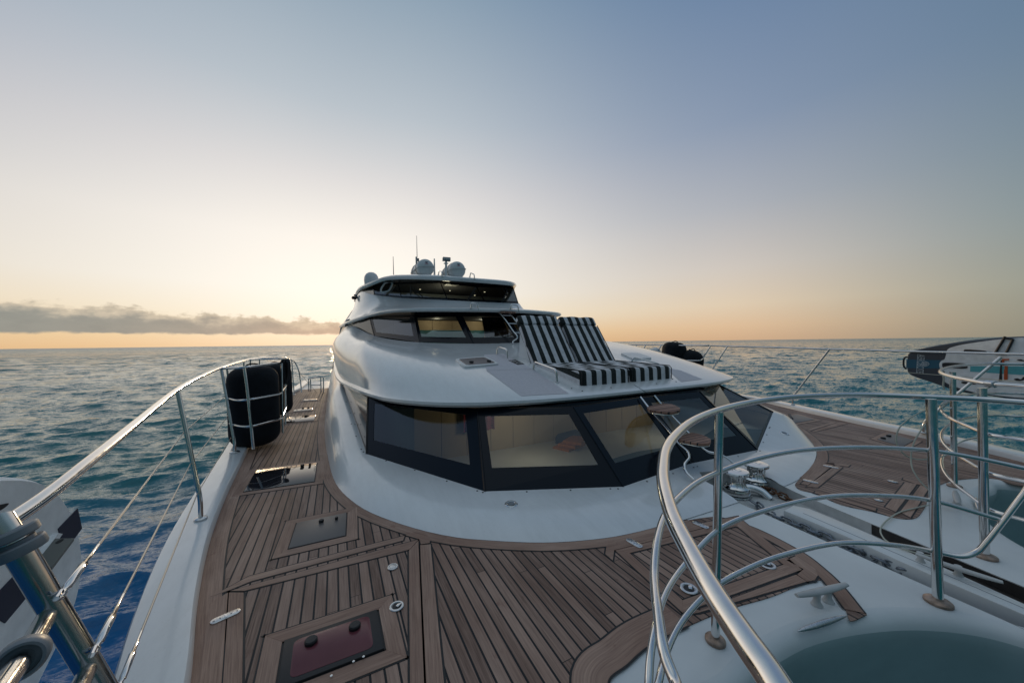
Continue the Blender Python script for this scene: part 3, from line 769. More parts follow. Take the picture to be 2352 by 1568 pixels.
# photo: the cap is about 0.3 m wide
V, F = bulwark(ci, .27, 1); mesh_obj('cap_rail', V, F, MAT['gel'], yacht, sharp=40)
cpi = spline(np.array([V3(8.1, 17, 0)]+cap_port_in+[V3(6.75, -.6, 0), V3(6.7, -1.6, 0)]), 6)
V, F = bulwark(cpi, .27, 1); mesh_obj('cap_rail', V, F, MAT['gel'], yacht, sharp=40)

# ---- teak boards laid proud of the planking
def board(name, pts, z=.004, mat=None, parent=None, caulk=.011, thick=.004):
    P = np.array([p[:2] for p in pts]); 
    if area2(P) < 0: P = P[::-1]
    e = np.linalg.norm(np.roll(P, -1, 0)-P, axis=1); k = int(np.argmax(e)); d = (P[(k+1) % len(P)]-P[k])/e[k]; nrm = np.array([-d[1], d[0]])
    mb = MB(); r0 = random.random()*9
    V, F = prism_geo(P, z-thick, z, .0012)
    uv = np.stack([.2+(V[:, :2]-P.mean(0))@nrm, V[:, :2]@d+r0], 1); mb.add(V, F, uv, 0)
    c = P.mean(0)
    V, F = prism_geo(P, z-thick-.001, z-.0022); 
    # caulk outline
    d1 = P-np.roll(P, 1, 0); d2 = np.roll(P, -1, 0)-P
    d1 /= np.linalg.norm(d1, axis=1)[:, None]+1e-9; d2 /= np.linalg.norm(d2, axis=1)[:, None]+1e-9
    n1 = np.stack([d1[:, 1], -d1[:, 0]], 1); n2 = np.stack([d2[:, 1], -d2[:, 0]], 1); b = n1+n2; b /= np.linalg.norm(b, axis=1)[:, None]+1e-9
    Q = P+b*(caulk/np.clip((b*n1).sum(1), .45, 1))[:, None]
    V, F = prism_geo(Q, z-thick-.0008, z-.0024); mb.add(V, F, None, 1)
    return mb.build(name, [mat or MAT['board'], MAT['caulk']], parent or yacht, smooth=False)
def margin(name, path, w, z=.003, parent=None, caulk=.011, side=1):
    P = resample(spline(np.array(path), 8), 70)[:, :2]
    t = np.gradient(P, axis=0); t /= np.linalg.norm(t, axis=1)[:, None]; nn = np.stack([-t[:, 1], t[:, 0]], 1)*side
    s = np.r_[0, np.cumsum(np.linalg.norm(np.diff(P, axis=0), axis=1))]
    mb = MB(); n = len(P)
    def strip_(a, b, zz, mi):
        A = np.column_stack([P+nn*a, np.full(n, zz)]); Bq = np.column_stack([P+nn*b, np.full(n, zz)])
        V = np.vstack([A, Bq]); uv = np.vstack([np.stack([np.full(n, .2), s], 1), np.stack([np.full(n, .2+abs(b-a)), s], 1)])
        F = [(i, i+1, n+i+1, n+i) if side < 0 else (n+i, n+i+1, i+1, i) for i in range(n-1)]
        mb.add(V, F, uv, mi)
    strip_(0, w, z, 0); strip_(w, w+caulk, z-.0005, 1); strip_(-caulk, 0, z-.0005, 1)
    return mb.build(name, [MAT['board'], MAT['caulk']], parent or yacht, smooth=False)
margin('teak_margin', [V3(-.22, 12, 0)]+T_pts[2:14]+[U(1580, 1194)], .1, side=-1)
margin('teak_margin', [U(1838, 1098)]+T_pts[16:22]+[V3(8.3, 7.3, 0)], .11, side=-1)
margin('teak_margin', capin[1:9], .11, side=-1)
margin('teak_margin', white_front[8:13], .16, side=-1)
margin('teak_margin', [U(1640, 1190), U(1714, 1205), U(1842, 1268), U(1895, 1308), U(1932, 1343), U(1985, 1408)], .085, side=-1)

def Pz(c, *pts, z=0): return [U(*c(*p), z) for p in pts]
# locker on the starboard foredeck: double frame boards
board('locker_frame', Pz(c640, (180, 690), (263, 640), (233, 1060), (122, 1060)))
board('locker_lid_board', Pz(c640, (268, 640), (335, 640), (328, 1060), (240, 1060)))
board('locker_frame', Pz(c640, (182, 660), (360, 565), (1075, 378), (1068, 400), (370, 588), (267, 630)))
board('locker_lid_board', Pz(c640, (272, 632), (1138, 396), (1098, 442), (338, 632)))
board('locker_frame', Pz(c640, (1078, 376), (1120, 362), (1165, 362), (1192, 390), (1190, 412), (1150, 418), (1142, 394)))
board('locker_frame', Pz(c640, (1146, 422), (1194, 418), (1256, 1062), (1174, 1062)))
board('locker_lid_board', Pz(c640, (1138, 400), (1164, 1062), (1100, 1062), (1094, 448)))
# locker to port of the starboard bow: mitred frame
q0 = [(345, 372), (1205, 155), (1580, 465), (770, 750)]; q1 = [(230, 350), (1240, 100), (1727, 505), (770, 850)]; q2 = [(140, 335), (1180, 62), (1850, 560), (760, 940)]
for k in range(4):
    k2 = (k+1) % 4
    board('locker_lid_board', Pz(c2200, q0[k], q0[k2], q1[k2], q1[k]))
def lerp2(a, b, t): return (a[0]+(b[0]-a[0])*t, a[1]+(b[1]-a[1])*t)
i1 = [lerp2(a, b, .1) for a, b in zip(q1, q2)]
board('locker_frame', Pz(c2200, i1[0], i1[1], (1215, 75), (260, 263), (160, 310), (150, 380), (210, 430)))
board('locker_frame', Pz(c2200, (1600, 430), (1680, 395), (1835, 500), (1855, 550), (1830, 590), (1770, 600), (1690, 545), (1740, 500)))
board('locker_frame', Pz(c2200, (1680, 545), (1765, 600), (900, 850), (830, 862)))
# port lockers
for q in ([(925, 635), (1010, 640), (815, 795), (765, 785)], [(1018, 648), (1062, 668), (885, 812), (805, 806)],
          [(1505, 775), (1592, 785), (1440, 985), (1365, 950)], [(1620, 790), (1680, 810), (1545, 1025), (1470, 985)],
          [(1040, 345), (1095, 358), (870, 415), (840, 410)], [(975, 348), (1030, 346), (835, 405), (800, 402)],
          [(1495, 745), (1690, 800), (1680, 815), (1490, 755)], [(870, 838), (1300, 960), (1295, 978), (860, 850)], [(950, 632), (1115, 652), (1100, 664), (935, 640)]):
    board('locker_frame', Pz(c2600, *q))
# hinges of the lockers
def oval_plate(name, a, b, w, z=.006, mat=None, th=.004):
    a = np.array(a); b = np.array(b); d = (b-a)[:2]; l = np.linalg.norm(d); d = d/l; n = np.array([-d[1], d[0]]); pts = []
    for t in np.linspace(-math.pi/2, math.pi/2, 9): pts.append(b[:2]-d*w/2+d*w/2*math.cos(t)+n*w/2*math.sin(t))
    for t in np.linspace(math.pi/2, 1.5*math.pi, 9): pts.append(a[:2]+d*w/2+d*w/2*math.cos(t)+n*w/2*math.sin(t))
    v, f = prism_geo(pts, z-.002, z+th, .0015); o = mesh_obj(name, v, f, mat or MAT['brushed'], yacht, sharp=30)
    m = (a+b)[:2]/2
    for s in (-1, 1):
        for q in (.18, .38):
            c = m+d*l*q*s; lathe_obj('screw', [(.004, 0), (.004, .0015), (.001, .0018)], (c[0], c[1], z+th-.0003), MAT['greyplastic'], o, ns=8)
    v, f = box_geo((m[0], m[1], z+th-.001), w*.22, w*.8, .004, rot=math.atan2(d[1], d[0]), bev=.001); mesh_obj('hinge_pin', v, f, MAT['steel'], o)
    return o
oval_plate('hinge', U(*c640(180, 785), .0), U(*c640(322, 722), .0), .05)
oval_plate('hinge', U(*c2200(322, 262), .0), U(*c2200(445, 332), .0), .055)
oval_plate('hinge', U(*c2200(850, 122), .0), U(*c2200(980, 178), .0), .055)
oval_plate('hinge', U(*c2600(922, 655), .0), U(*c2600(1035, 678), .0), .055)
oval_plate('hinge', U(*c2600(778, 757), .0), U(*c2600(890, 785), .0), .055)
# flush latches / fillers
def flush_ring(p, r, mat=None, hole=True, name='deck_latch'):
    p = np.array(p)
    o = lathe_obj(name, [(r*.98, -.002), (r, .003), (r*.93, .006), (r*.72, .006), (r*.66, .002), (.001, .002)], p, MAT['brushed'], yacht, ns=28)
    if hole:
        lathe_obj('latch_cup', [(r*.62, .0025), (r*.6, .004), (.001, .004)], p, MAT['rubber'], o, ns=20)
        v, f = box_geo((p[0]+r*.25, p[1], p[2]+.003), r*.7, r*.4, .006, rot=.7, bev=.002); mesh_obj('latch_key', v, f, MAT['steel'], o)
    else:
        lathe_obj('filler_cap', [(r*.6, .002), (r*.58, .006), (r*.3, .007), (.001, .007)], p, MAT['brushed'], o, ns=20)
    return o
flush_ring(U(902, 1301.5, .004), .036, hole=False); flush_ring(U(911, 1392, .004), .042)
flush_ring(U(*c2200(820, 655), .004), .052); flush_ring(U(*c2200(1450, 465), .004), .05)
oval_plate('deck_latch', U(*c2600(1380, 762), 0), U(*c2600(1458, 782), 0), .06); oval_plate('deck_latch', U(*c2600(1285, 898), 0), U(*c2600(1352, 912), 0), .06)

# ---- deck hatches
def hatch(TL, TR, BR, lidmat, w=.095, inner=None, zt=.010, BL=None, knobs=(), knobm='rubber', frame=True, label=None):
    A, Bq, C = [np.array(p)[:2] for p in (TL, TR, BR)]; D_ = A+C-Bq if BL is None else np.array(BL)[:2]
    P = [A, Bq, C, D_]; c = sum(P)/4
    v, f = prism_geo(P, -.004, zt, .003); o = mesh_obj('deck_hatch', v, f, lidmat, yacht, sharp=30)
    if label: o['label'] = label
    Q = []
    for k in range(4):
        p, a, b = P[k], P[k-1], P[(k+1) % 4]
        d1 = (p-a)/np.linalg.norm(p-a); d2 = (p-b)/np.linalg.norm(p-b); Q.append(p+(d1+d2)*w)
    if frame:
        for k in range(4):
            k2 = (k+1) % 4
            g = 1.0
            P_ = [p+(p-c)/np.linalg.norm(p-c)*.012 for p in P]
            bo = board('hatch_frame', [P_[k], P_[k2], Q[k2], Q[k]], z=.0045)
    if inner:
        I = [c+(p-c)*inner for p in P]
        # rounded corners
        rnd = []
        for k in range(4):
            p, a, b = I[k], I[k-1], I[(k+1) % 4]; d1 = (a-p)/np.linalg.norm(a-p); d2 = (b-p)/np.linalg.norm(b-p); q = .035
            for t in np.linspace(0, 1, 6): rnd.append((1-t)**2*(p+d1*q)+2*t*(1-t)*p+t*t*(p+d2*q))
        v, f = prism_geo(rnd, zt-.001, zt+.0015, .0005); mesh_obj('hatch_lens', v, f, MAT['redacryl'], o, sharp=30)
    for (p, r) in knobs:
        lathe_obj('hatch_knob', [(r*.8, 0), (r, .004), (r, .016), (r*.85, .022), (.001, .023)], np.array([p[0], p[1], zt]), MAT[knobm], o, ns=20)
    return o
h1 = hatch(U(653, 1475), U(866, 1403), U(882, 1493.5), MAT['rubber'], inner=.80, knobs=((U(714.5, 1482), .03), (U(815, 1447), .03)), zt=.014)
for p in ((761, 1551), (760+52, 1516+2), (835, 1507)):
    q = U(*p, .015); lathe_obj('screw', [(.006, 0), (.006, .002), (.001, .0025)], (q[0], q[1], .0145), MAT['steel'], h1, ns=10)
hatch(U(682, 1202), U(796, 1178.5), U(793.5, 1231), MAT['greyacryl'], knobs=((U(738, 1201), .02), (U(773, 1195), .013)), w=.09)
hatch(U(589.5, 1081), U(728, 1063.5), U(722, 1107), MAT['darkacryl'], knobs=((U(694.5, 1072), .022), (U(712, 1070), .014)), w=.085)
hatch(U(661.6, 958.4), U(726, 953.4), U(720.7, 966), MAT['darkacryl'], knobs=((U(702, 956.5), .03),), w=.06)
hatch(U(677.5, 939.7), U(717.9, 936.3), U(715, 942.5), MAT['darkacryl'], knobs=((U(696, 938.5), .02), (U(708, 937.5), .02)), w=.06)
hatch(U(697, 917.5), U(729, 915.7), U(728, 919.4), MAT['darkacryl'], w=.05)
hp = hatch(*Pz(c2600, (600, 318), (740, 295), (862, 330)), MAT['greyacryl'], w=.09)
hatch(*Pz(c2600, (1310, 470), (1395, 430), (1570, 478)), MAT['greyacryl'], w=.09, knobs=((U(*c2600(1350, 467)), .03), (U(*c2600(1390, 451)), .03)))
q = U(*c2600(690, 316), .02); v, f = prism_geo([U(*c2600(672, 295))[:2], U(*c2600(690, 296))[:2], U(*c2600(712, 328))[:2], U(*c2600(694, 330))[:2]], .008, .03, .005); mesh_obj('hatch_strap', v, f, MAT['rubber'], hp)

# recessed round light on the white coaming and its port twin
def coaming_light(u, v, z, nrm):
    p = U(u, v, z); r = .058
    o = lathe_obj('deck_light', [(r, -.004), (r, .003), (r*.9, .008), (r*.66, .008), (r*.6, .004), (.001, .004)], p, MAT['chrome'], yacht, axis=nrm, ns=28)
    lathe_obj('light_lens', [(r*.58, .003), (r*.5, .009), (.001, .011)], p, MAT['greyplastic'], o, axis=nrm, ns=20)
def surf_z(u, v):
    """first hit of the survey line on the coaming mesh"""
    best = None
    d = Vector(ray(u, v)); ok, loc, nr, idx = coam.ray_cast(Vector(EYE)-Vector(ORIGIN[coam.name]), d.normalized())
    return (np.array(loc)+ORIGIN[coam.name], np.array(nr)) if ok else (None, None)
coam = [o for o in yacht.children if o.name.startswith('cabin_coaming')][0]
dg = bpy.context.evaluated_depsgraph_get(); dg.update()
for (u, v) in ((1174, 1157), c2600(648, 425)):
    p, nr = surf_z(u, v)
    if p is not None:
        if nr[2] < 0: nr = -nr
        r = .058
        o = lathe_obj('deck_light', [(r, -.006), (r, .003), (r*.9, .008), (r*.66, .008), (r*.6, .004), (.001, .004)], p, MAT['chrome'], yacht, axis=nr, ns=28)
        lathe_obj('light_lens', [(r*.58, .003), (r*.5, .009), (.001, .011)], p, MAT['greyplastic'], o, axis=nr, ns=20)
# snap studs along the window sill
def c1200b(x, y): return 735+x*.3385, 857.5+y*.3385
studs = [c1200b(*p) for p in ((280, 513), (295, 532), (448, 592), (643, 656), (860, 730), (1067, 796), (1105, 806), (1403, 802), (1700, 792), (1970, 782), (2022, 782), (2220, 733), (245, 425), (237, 345), (213, 342), (207, 268), (178, 192))]
studs += [c2350(*p) for p in ((205, 1040), (470, 960), (680, 898), (717, 888), (1130, 786), (1315, 737), (1352, 730), (1385, 643), (1420, 567), (1445, 498), (1453, 490))]
for (u, v) in studs:
    p, nr = surf_z(u, v)
    if p is None or p[1] > 9: continue
    if nr[2] < 0: nr = -nr
    lathe_obj('snap_stud', [(.009, -.002), (.009, .003), (.005, .006), (.001, .0065)], p, MAT['rubber'], yacht, axis=nr, ns=8)
#PART2
# ------------------------------------------------------------------ sky
SUN_AZ, SUN_EL = R(1.5), R(2.6)          # azimuth from +Y (aft) towards +X
def s2l(c):
    return tuple(((x/255)/12.92 if x/255 <= .04045 else ((x/255+.055)/1.055)**2.4) for x in c)
world = bpy.data.worlds.new('World'); sc.world = world; world.use_nodes = True
nt = world.node_tree; nt.nodes.clear()
wo = N(nt, 'ShaderNodeOutputWorld'); bg = N(nt, 'ShaderNodeBackground'); L(nt, bg.outputs[0], wo.inputs[0])
tc = N(nt, 'ShaderNodeTexCoord'); nrm = N(nt, 'ShaderNodeVectorMath', operation='NORMALIZE'); L(nt, tc.outputs['Generated'], nrm.inputs[0])
sp = N(nt, 'ShaderNodeSeparateXYZ'); L(nt, nrm.outputs[0], sp.inputs[0])
deg = 180/math.pi
el = math_n(nt, 'MULTIPLY', math_n(nt, 'ARCSINE', sp.outputs[2]), deg)
az = math_n(nt, 'MULTIPLY', math_n(nt, 'ARCTAN2', sp.outputs[0], sp.outputs[1]), deg)     # signed, + to port
daz = math_n(nt, 'ABSOLUTE', math_n(nt, 'SUBTRACT', az, SUN_AZ*deg))
ef = math_n(nt, 'DIVIDE', math_n(nt, 'MAXIMUM', el, 0.0), 90.0)
def sky_ramp(stops):
    r = ramp(nt, [(e/90, s2l(c)) for e, c in stops], 'EASE' if False else 'LINEAR'); L(nt, ef, r.inputs['Fac']); return r.outputs['Color']
sunside = sky_ramp([(0, (242, 198, 140)), (1.5, (245, 211, 158)), (4, (250, 235, 206)), (8, (252, 246, 234)), (15, (249, 243, 235)), (23, (226, 223, 222)), (32, (190, 199, 207)), (46, (141, 163, 182)), (60, (168, 184, 196)), (90, (198, 206, 210))])
sidesky = sky_ramp([(0, (212, 176, 142)), (2, (225, 192, 157)), (5, (226, 206, 180)), (10, (210, 201, 192)), (18, (175, 179, 187)), (28, (138, 154, 178)), (45, (98, 127, 163)), (62, (156, 174, 190)), (90, (198, 206, 210))])
eastsky = sky_ramp([(0, (124, 134, 124)), (5, (136, 146, 138)), (12, (122, 142, 148)), (25, (102, 128, 152)), (45, (86, 117, 150)), (62, (140, 160, 178)), (90, (198, 206, 210))])
farside = sky_ramp([(0, (58, 78, 82)), (5, (64, 84, 90)), (12, (68, 90, 100)), (25, (80, 104, 120)), (45, (110, 134, 154)), (62, (150, 168, 184)), (90, (198, 206, 210))])
def sm(v, a, b):
    n = N(nt, 'ShaderNodeMapRange', interpolation_type='SMOOTHSTEP'); n.inputs['From Min'].default_value = a; n.inputs['From Max'].default_value = b
    L(nt, v, n.inputs['Value']); return n.outputs['Result']
def mixc(f, a, b, bt='MIX'):
    m = N(nt, 'ShaderNodeMix', data_type='RGBA', blend_type=bt)
    if isinstance(f, (int, float)): m.inputs[0].default_value = f
    else: L(nt, f, m.inputs[0])
    for i, q in ((6, a), (7, b)):
        if isinstance(q, tuple): m.inputs[i].default_value = (*q, 1)
        else: L(nt, q, m.inputs[i])
    return m.outputs[2]
c = mixc(sm(daz, 6, 66), sunside, sidesky)
c = mixc(sm(daz, 56, 92), c, eastsky)
c = mixc(sm(daz, 92, 128), c, farside)
# glow round the hidden sun
dx = math_n(nt, 'DIVIDE', math_n(nt, 'SUBTRACT', az, SUN_AZ*deg), 19.0); dy = math_n(nt, 'DIVIDE', math_n(nt, 'SUBTRACT', el, 7.5), 11.0)
r2 = math_n(nt, 'ADD', math_n(nt, 'MULTIPLY', dx, dx), math_n(nt, 'MULTIPLY', dy, dy))
gl = math_n(nt, 'EXPONENT', math_n(nt, 'MULTIPLY', r2, -1.0))
c = mixc(math_n(nt, 'MULTIPLY', gl, .72), c, (1.14, 1.07, .97))
# low bank of cloud
cv = N(nt, 'ShaderNodeCombineXYZ'); L(nt, math_n(nt, 'MULTIPLY', az, .30), cv.inputs[0]); L(nt, math_n(nt, 'MULTIPLY', el, .62), cv.inputs[1])
n1 = N(nt, 'ShaderNodeTexNoise'); n1.inputs['Scale'].default_value = 1.0; n1.inputs['Detail'].default_value = 9; n1.inputs['Roughness'].default_value = .6; L(nt, cv.outputs[0], n1.inputs['Vector'])
cv2 = N(nt, 'ShaderNodeCombineXYZ'); L(nt, math_n(nt, 'MULTIPLY', az, .33), cv2.inputs[0]); cv2.inputs[1].default_value = 7.7
n2 = N(nt, 'ShaderNodeTexNoise'); n2.inputs['Scale'].default_value = .8; n2.inputs['Detail'].default_value = 3; L(nt, cv2.outputs[0], n2.inputs['Vector'])
# upper edge falls from 4.6 degrees at the left to 2.6 near the sun
topline = N(nt, 'ShaderNodeMapRange'); topline.inputs['From Min'].default_value = -30; topline.inputs['From Max'].default_value = 2; topline.inputs['To Min'].default_value = 4.6; topline.inputs['To Max'].default_value = 3.2; L(nt, az, topline.inputs['Value'])
tl = math_n(nt, 'ADD', topline.outputs['Result'], math_n(nt, 'MULTIPLY', math_n(nt, 'SUBTRACT', n2.outputs['Fac'], .5), 2.0))
hgt = math_n(nt, 'SUBTRACT', tl, el)                                   # >0 under the cloud top
tope = math_n(nt, 'ADD', math_n(nt, 'MULTIPLY', hgt, .9), math_n(nt, 'MULTIPLY', math_n(nt, 'SUBTRACT', n1.outputs['Fac'], .46), 4.2))
bote = math_n(nt, 'ADD', math_n(nt, 'MULTIPLY', math_n(nt, 'SUBTRACT', el, 1.55), 2.6), math_n(nt, 'MULTIPLY', math_n(nt, 'SUBTRACT', n1.outputs['Fac'], .5), 3.0))
cm = math_n(nt, 'MULTIPLY', sm(tope, -.12, .42), sm(bote, -.35, .45))
side_m = math_n(nt, 'MULTIPLY', sm(az, -75, -58), math_n(nt, 'SUBTRACT', 1.0, sm(az, 2, 9)))
cm = math_n(nt, 'MULTIPLY', math_n(nt, 'MULTIPLY', cm, side_m), .97)
cloudc = mixc(sm(az, -30, 4), s2l((150, 152, 146)), s2l((186, 172, 158)))
cloudc = mixc(math_n(nt, 'SUBTRACT', 1.0, sm(tope, .1, 1.5)), cloudc, s2l((214, 200, 178)))
cloudc = mixc(math_n(nt, 'MULTIPLY', sm(n1.outputs['Fac'], .4, .75), .35), cloudc, s2l((128, 132, 130)))
c = mixc(cm, c, cloudc)
# a share of the physical sky keeps the colour of the skylight natural
sky = N(nt, 'ShaderNodeTexSky', sky_type='NISHITA', sun_disc=False); sky.sun_elevation = SUN_EL; sky.sun_rotation = SUN_AZ; sky.altitude = 5
skm = mixc(1.0, sky.outputs['Color'], (.07, .07, .07), 'MULTIPLY')
c = mixc(.06, c, skm)
# slight darkening below the horizon
c = mixc(sm(el, -1.0, -.02), (.02, .05, .07), c)
L(nt, c, bg.inputs['Color']); bg.inputs['Strength'].default_value = 1.0
sl = bpy.data.lights.new('sun', 'SUN'); sl.energy = .9; sl.angle = R(2.0); sl.color = (1.0, .74, .45)
so = bpy.data.objects.new('sun', sl); col.objects.link(so)
sd = Vector((math.sin(SUN_AZ)*math.cos(SUN_EL), math.cos(SUN_AZ)*math.cos(SUN_EL), math.sin(SUN_EL)))
so.rotation_euler = sd.to_track_quat('Z', 'Y').to_euler()
so.location = (0, 60, 8)

# ------------------------------------------------------------------ sea
SEA = -2.05; AMP = .0118
RIP1, RIP2, RIP3, RIP4 = .9, 1.25, 2.8, 1.9
def sea_mesh():
    g0 = math.atan2(fw[0], fw[1])
    th = np.concatenate([np.linspace(g0-R(66), g0+R(66), 760), np.linspace(g0+R(66), g0+R(294), 150)[1:-1]])
    rad = np.concatenate([[.5], np.geomspace(2.0, 260, 560), np.geomspace(260, 30000, 60)[1:]])
    nt_, nr = len(th), len(rad)
    RR, TH = np.meshgrid(rad, th, indexing='ij')
    X = RR*np.sin(TH); Y = RR*np.cos(TH); Zh = np.zeros_like(X); DX = np.zeros_like(X); DY = np.zeros_like(X)
    dr = np.gradient(rad); cell = np.maximum(dr, rad*R(132)/760)
    lam = np.geomspace(.42, 17, 64); rg = np.random.default_rng(5)
    wind = R(205)                        # waves run towards the camera from the port quarter
    for l in lam:
        a = wind+rg.normal(0, R(33)); k = 2*math.pi/l; ph = rg.uniform(0, 2*math.pi)
        amp = (AMP*1.25 if l < 1.3 else AMP)*l**.85 if l < 3.2 else AMP*3.2**.85*(3.2/l)**.22
        fade = np.clip((l/(cell*2.6))-.6, 0, 1)[:, None]
        arg = k*(X*math.sin(a)+Y*math.cos(a))+ph
        # groups: slow modulation breaks up the regularity
        mod = .65+.35*np.sin(k*.13*(X*math.cos(a)-Y*math.sin(a))+ph*3)*np.sin(k*.11*(X*math.sin(a)+Y*math.cos(a))+ph*5)
        Zh += amp*fade*mod*np.cos(arg); q = .95*amp*fade*mod*np.sin(arg); DX -= q*math.sin(a); DY -= q*math.cos(a)
    V = np.stack([X+DX, Y+DY, SEA+Zh], -1).reshape(-1, 3)
    i = np.arange(nr-1)[:, None]*nt_; j = np.arange(nt_)[None]; j2 = (j+1) % nt_
    F = np.stack([i+j, i+j2, i+nt_+j2, i+nt_+j], -1).reshape(-1, 4)
    me = bpy.data.meshes.new('sea'); me.vertices.add(len(V)); me.vertices.foreach_set('co', V.ravel())
    F = F[:, ::-1]
    me.loops.add(F.size); me.loops.foreach_set('vertex_index', F.ravel().astype(np.int32))
    me.polygons.add(len(F)); me.polygons.foreach_set('loop_start', np.arange(0, F.size, 4, dtype=np.int32)); me.polygons.foreach_set('loop_total', np.full(len(F), 4, dtype=np.int32))
    me.polygons.foreach_set('use_smooth', np.ones(len(F), dtype=bool)); me.update(); me.validate()
    o = bpy.data.objects.new('sea', me); col.objects.link(o); o['kind'] = 'structure'; return o
sea = sea_mesh()
m, nt, out = new_mat('sea_water')
p = N(nt, 'ShaderNodeBsdfPrincipled'); p.inputs['IOR'].default_value = 1.33; p.inputs['Roughness'].default_value = .09
tc = N(nt, 'ShaderNodeTexCoord'); mp = N(nt, 'ShaderNodeMapping'); mp.inputs['Rotation'].default_value = (0, 0, R(-25)); mp.inputs['Scale'].default_value = (.9, 2.3, 1)
L(nt, tc.outputs['Object'], mp.inputs['Vector'])
def nz(scale, det=4, src=None):
    n = N(nt, 'ShaderNodeTexNoise'); n.inputs['Scale'].default_value = scale; n.inputs['Detail'].default_value = det; L(nt, src or mp.outputs[0], n.inputs['Vector']); return n.outputs['Fac']
geo = N(nt, 'ShaderNodeNewGeometry'); gl_ = N(nt, 'ShaderNodeVectorMath', operation='LENGTH'); L(nt, geo.outputs['Position'], gl_.inputs[0]); dist = gl_.outputs['Value']
def fade_(a, b):
    n = N(nt, 'ShaderNodeMapRange'); n.inputs['From Min'].default_value = a; n.inputs['From Max'].default_value = b; n.inputs['To Min'].default_value = 1; n.inputs['To Max'].default_value = 0; L(nt, dist, n.inputs['Value']); return n.outputs['Result']
def vm(op, a, b):
    n = N(nt, 'ShaderNodeVectorMath', operation=op)
    for i, q in enumerate((a, b)):
        if isinstance(q, tuple): n.inputs[i].default_value = q
        else: L(nt, q, n.inputs[i])
    return n.outputs[0]
def slope(scale, amp, det=3, gate=None):
    n = N(nt, 'ShaderNodeTexNoise'); n.inputs['Scale'].default_value = scale; n.inputs['Detail'].default_value = det; n.inputs['Roughness'].default_value = .6; L(nt, mp.outputs[0], n.inputs['Vector'])
    v = vm('MULTIPLY', vm('SUBTRACT', n.outputs['Color'], (.5, .5, .5)), (amp*.75, amp, 0.0))
    if gate is not None:
        g = N(nt, 'ShaderNodeVectorMath', operation='SCALE'); L(nt, v, g.inputs[0]); L(nt, gate, g.inputs['Scale']); v = g.outputs[0]
    return v
# ripples as slopes, so that they hold at every distance
far_gate = math_n(nt, 'SUBTRACT', 1.0, fade_(25, 140))
gust = N(nt, 'ShaderNodeMapRange'); gust.inputs['From Min'].default_value = .35; gust.inputs['From Max'].default_value = .65; gust.inputs['To Min'].default_value = .55; gust.inputs['To Max'].default_value = 1.25; L(nt, nz(.07, 4), gust.inputs['Value'])
sl_ = vm('ADD', vm('ADD', slope(6.5, RIP1, 3, gust.outputs['Result']), slope(17.0, .62, 3)), slope(1.9, RIP2, 4))
sl_ = vm('ADD', sl_, slope(.45, RIP3, 4, far_gate))
sl_ = vm('ADD', sl_, slope(.11, RIP4, 3, far_gate))
nn = N(nt, 'ShaderNodeVectorMath', operation='NORMALIZE'); L(nt, vm('ADD', geo.outputs['Normal'], sl_), nn.inputs[0]); L(nt, nn.outputs[0], p.inputs['Normal'])
# water colour: deep blue in the depth beside the hull, greener further out
nb = nz(.05, 3)
deep = N(nt, 'ShaderNodeMix', data_type='RGBA'); L(nt, nb, deep.inputs[0]); deep.inputs[6].default_value = (.0, .085, .40, 1); deep.inputs[7].default_value = (.0, .12, .32, 1)
far = N(nt, 'ShaderNodeMix', data_type='RGBA'); sx = N(nt, 'ShaderNodeSeparateXYZ'); L(nt, geo.outputs['Position'], sx.inputs[0])
sb = N(nt, 'ShaderNodeMapRange'); sb.inputs['From Min'].default_value = -.5; sb.inputs['From Max'].default_value = -2.0; L(nt, sx.outputs[0], sb.inputs['Value'])
L(nt, math_n(nt, 'MULTIPLY', fade_(4.0, 15), sb.outputs['Result']), far.inputs[0]); far.inputs[6].default_value = (.003, .150, .158, 1); L(nt, deep.outputs[2], far.inputs[7])
L(nt, far.outputs[2], p.inputs['Base Color'])
rr2 = N(nt, 'ShaderNodeMapRange'); rr2.inputs['From Min'].default_value = 60; rr2.inputs['From Max'].default_value = 900; rr2.inputs['To Min'].default_value = .07; rr2.inputs['To Max'].default_value = .2; L(nt, dist, rr2.inputs['Value']); L(nt, rr2.outputs['Result'], p.inputs['Roughness'])
L(nt, p.outputs['BSDF'], out.inputs['Surface'])
sea.data.materials.append(m)

sc.view_settings.view_transform = 'Standard'; sc.view_settings.look = 'None'; sc.view_settings.exposure = 0; sc.view_settings.gamma = 1
sc.render.engine = 'CYCLES'; sc.cycles.use_denoising = True; sc.cycles.max_bounces = 8; sc.cycles.transparent_max_bounces = 12
sc.cycles.caustics_reflective = False; sc.cycles.caustics_refractive = False
# ------------------------------------------------------------------ fittings
STEEL = MAT['steel']
def hit(o, u, v):
    d = Vector(ray(u, v)).normalized(); org = ORIGIN[o.name]
    ok, loc, nr, _ = o.ray_cast(Vector(EYE-org), d)
    if not ok: return None, None
    nr = np.array(nr); 
    if np.dot(nr, np.array(d)) > 0: nr = -nr
    return np.array(loc)+org, nr
upper = [o for o in yacht.children if o.name.startswith('upper_deck_front')][0]
toproof = [o for o in yacht.children if o.name.startswith('top_roof')][0]
def depth(p): return float(np.dot(np.asarray(p)-EYE, fw))
def flange(parent, p, r, mat=None, axis=(0, 0, 1), name='base_plate', h=.012):
    return lathe_obj(name, [(r, -.004), (r, h*.6), (r*.9, h), (r*.45, h*1.5), (.001, h*1.5)], p, mat or MAT['brushed'], parent, axis=axis, ns=20)

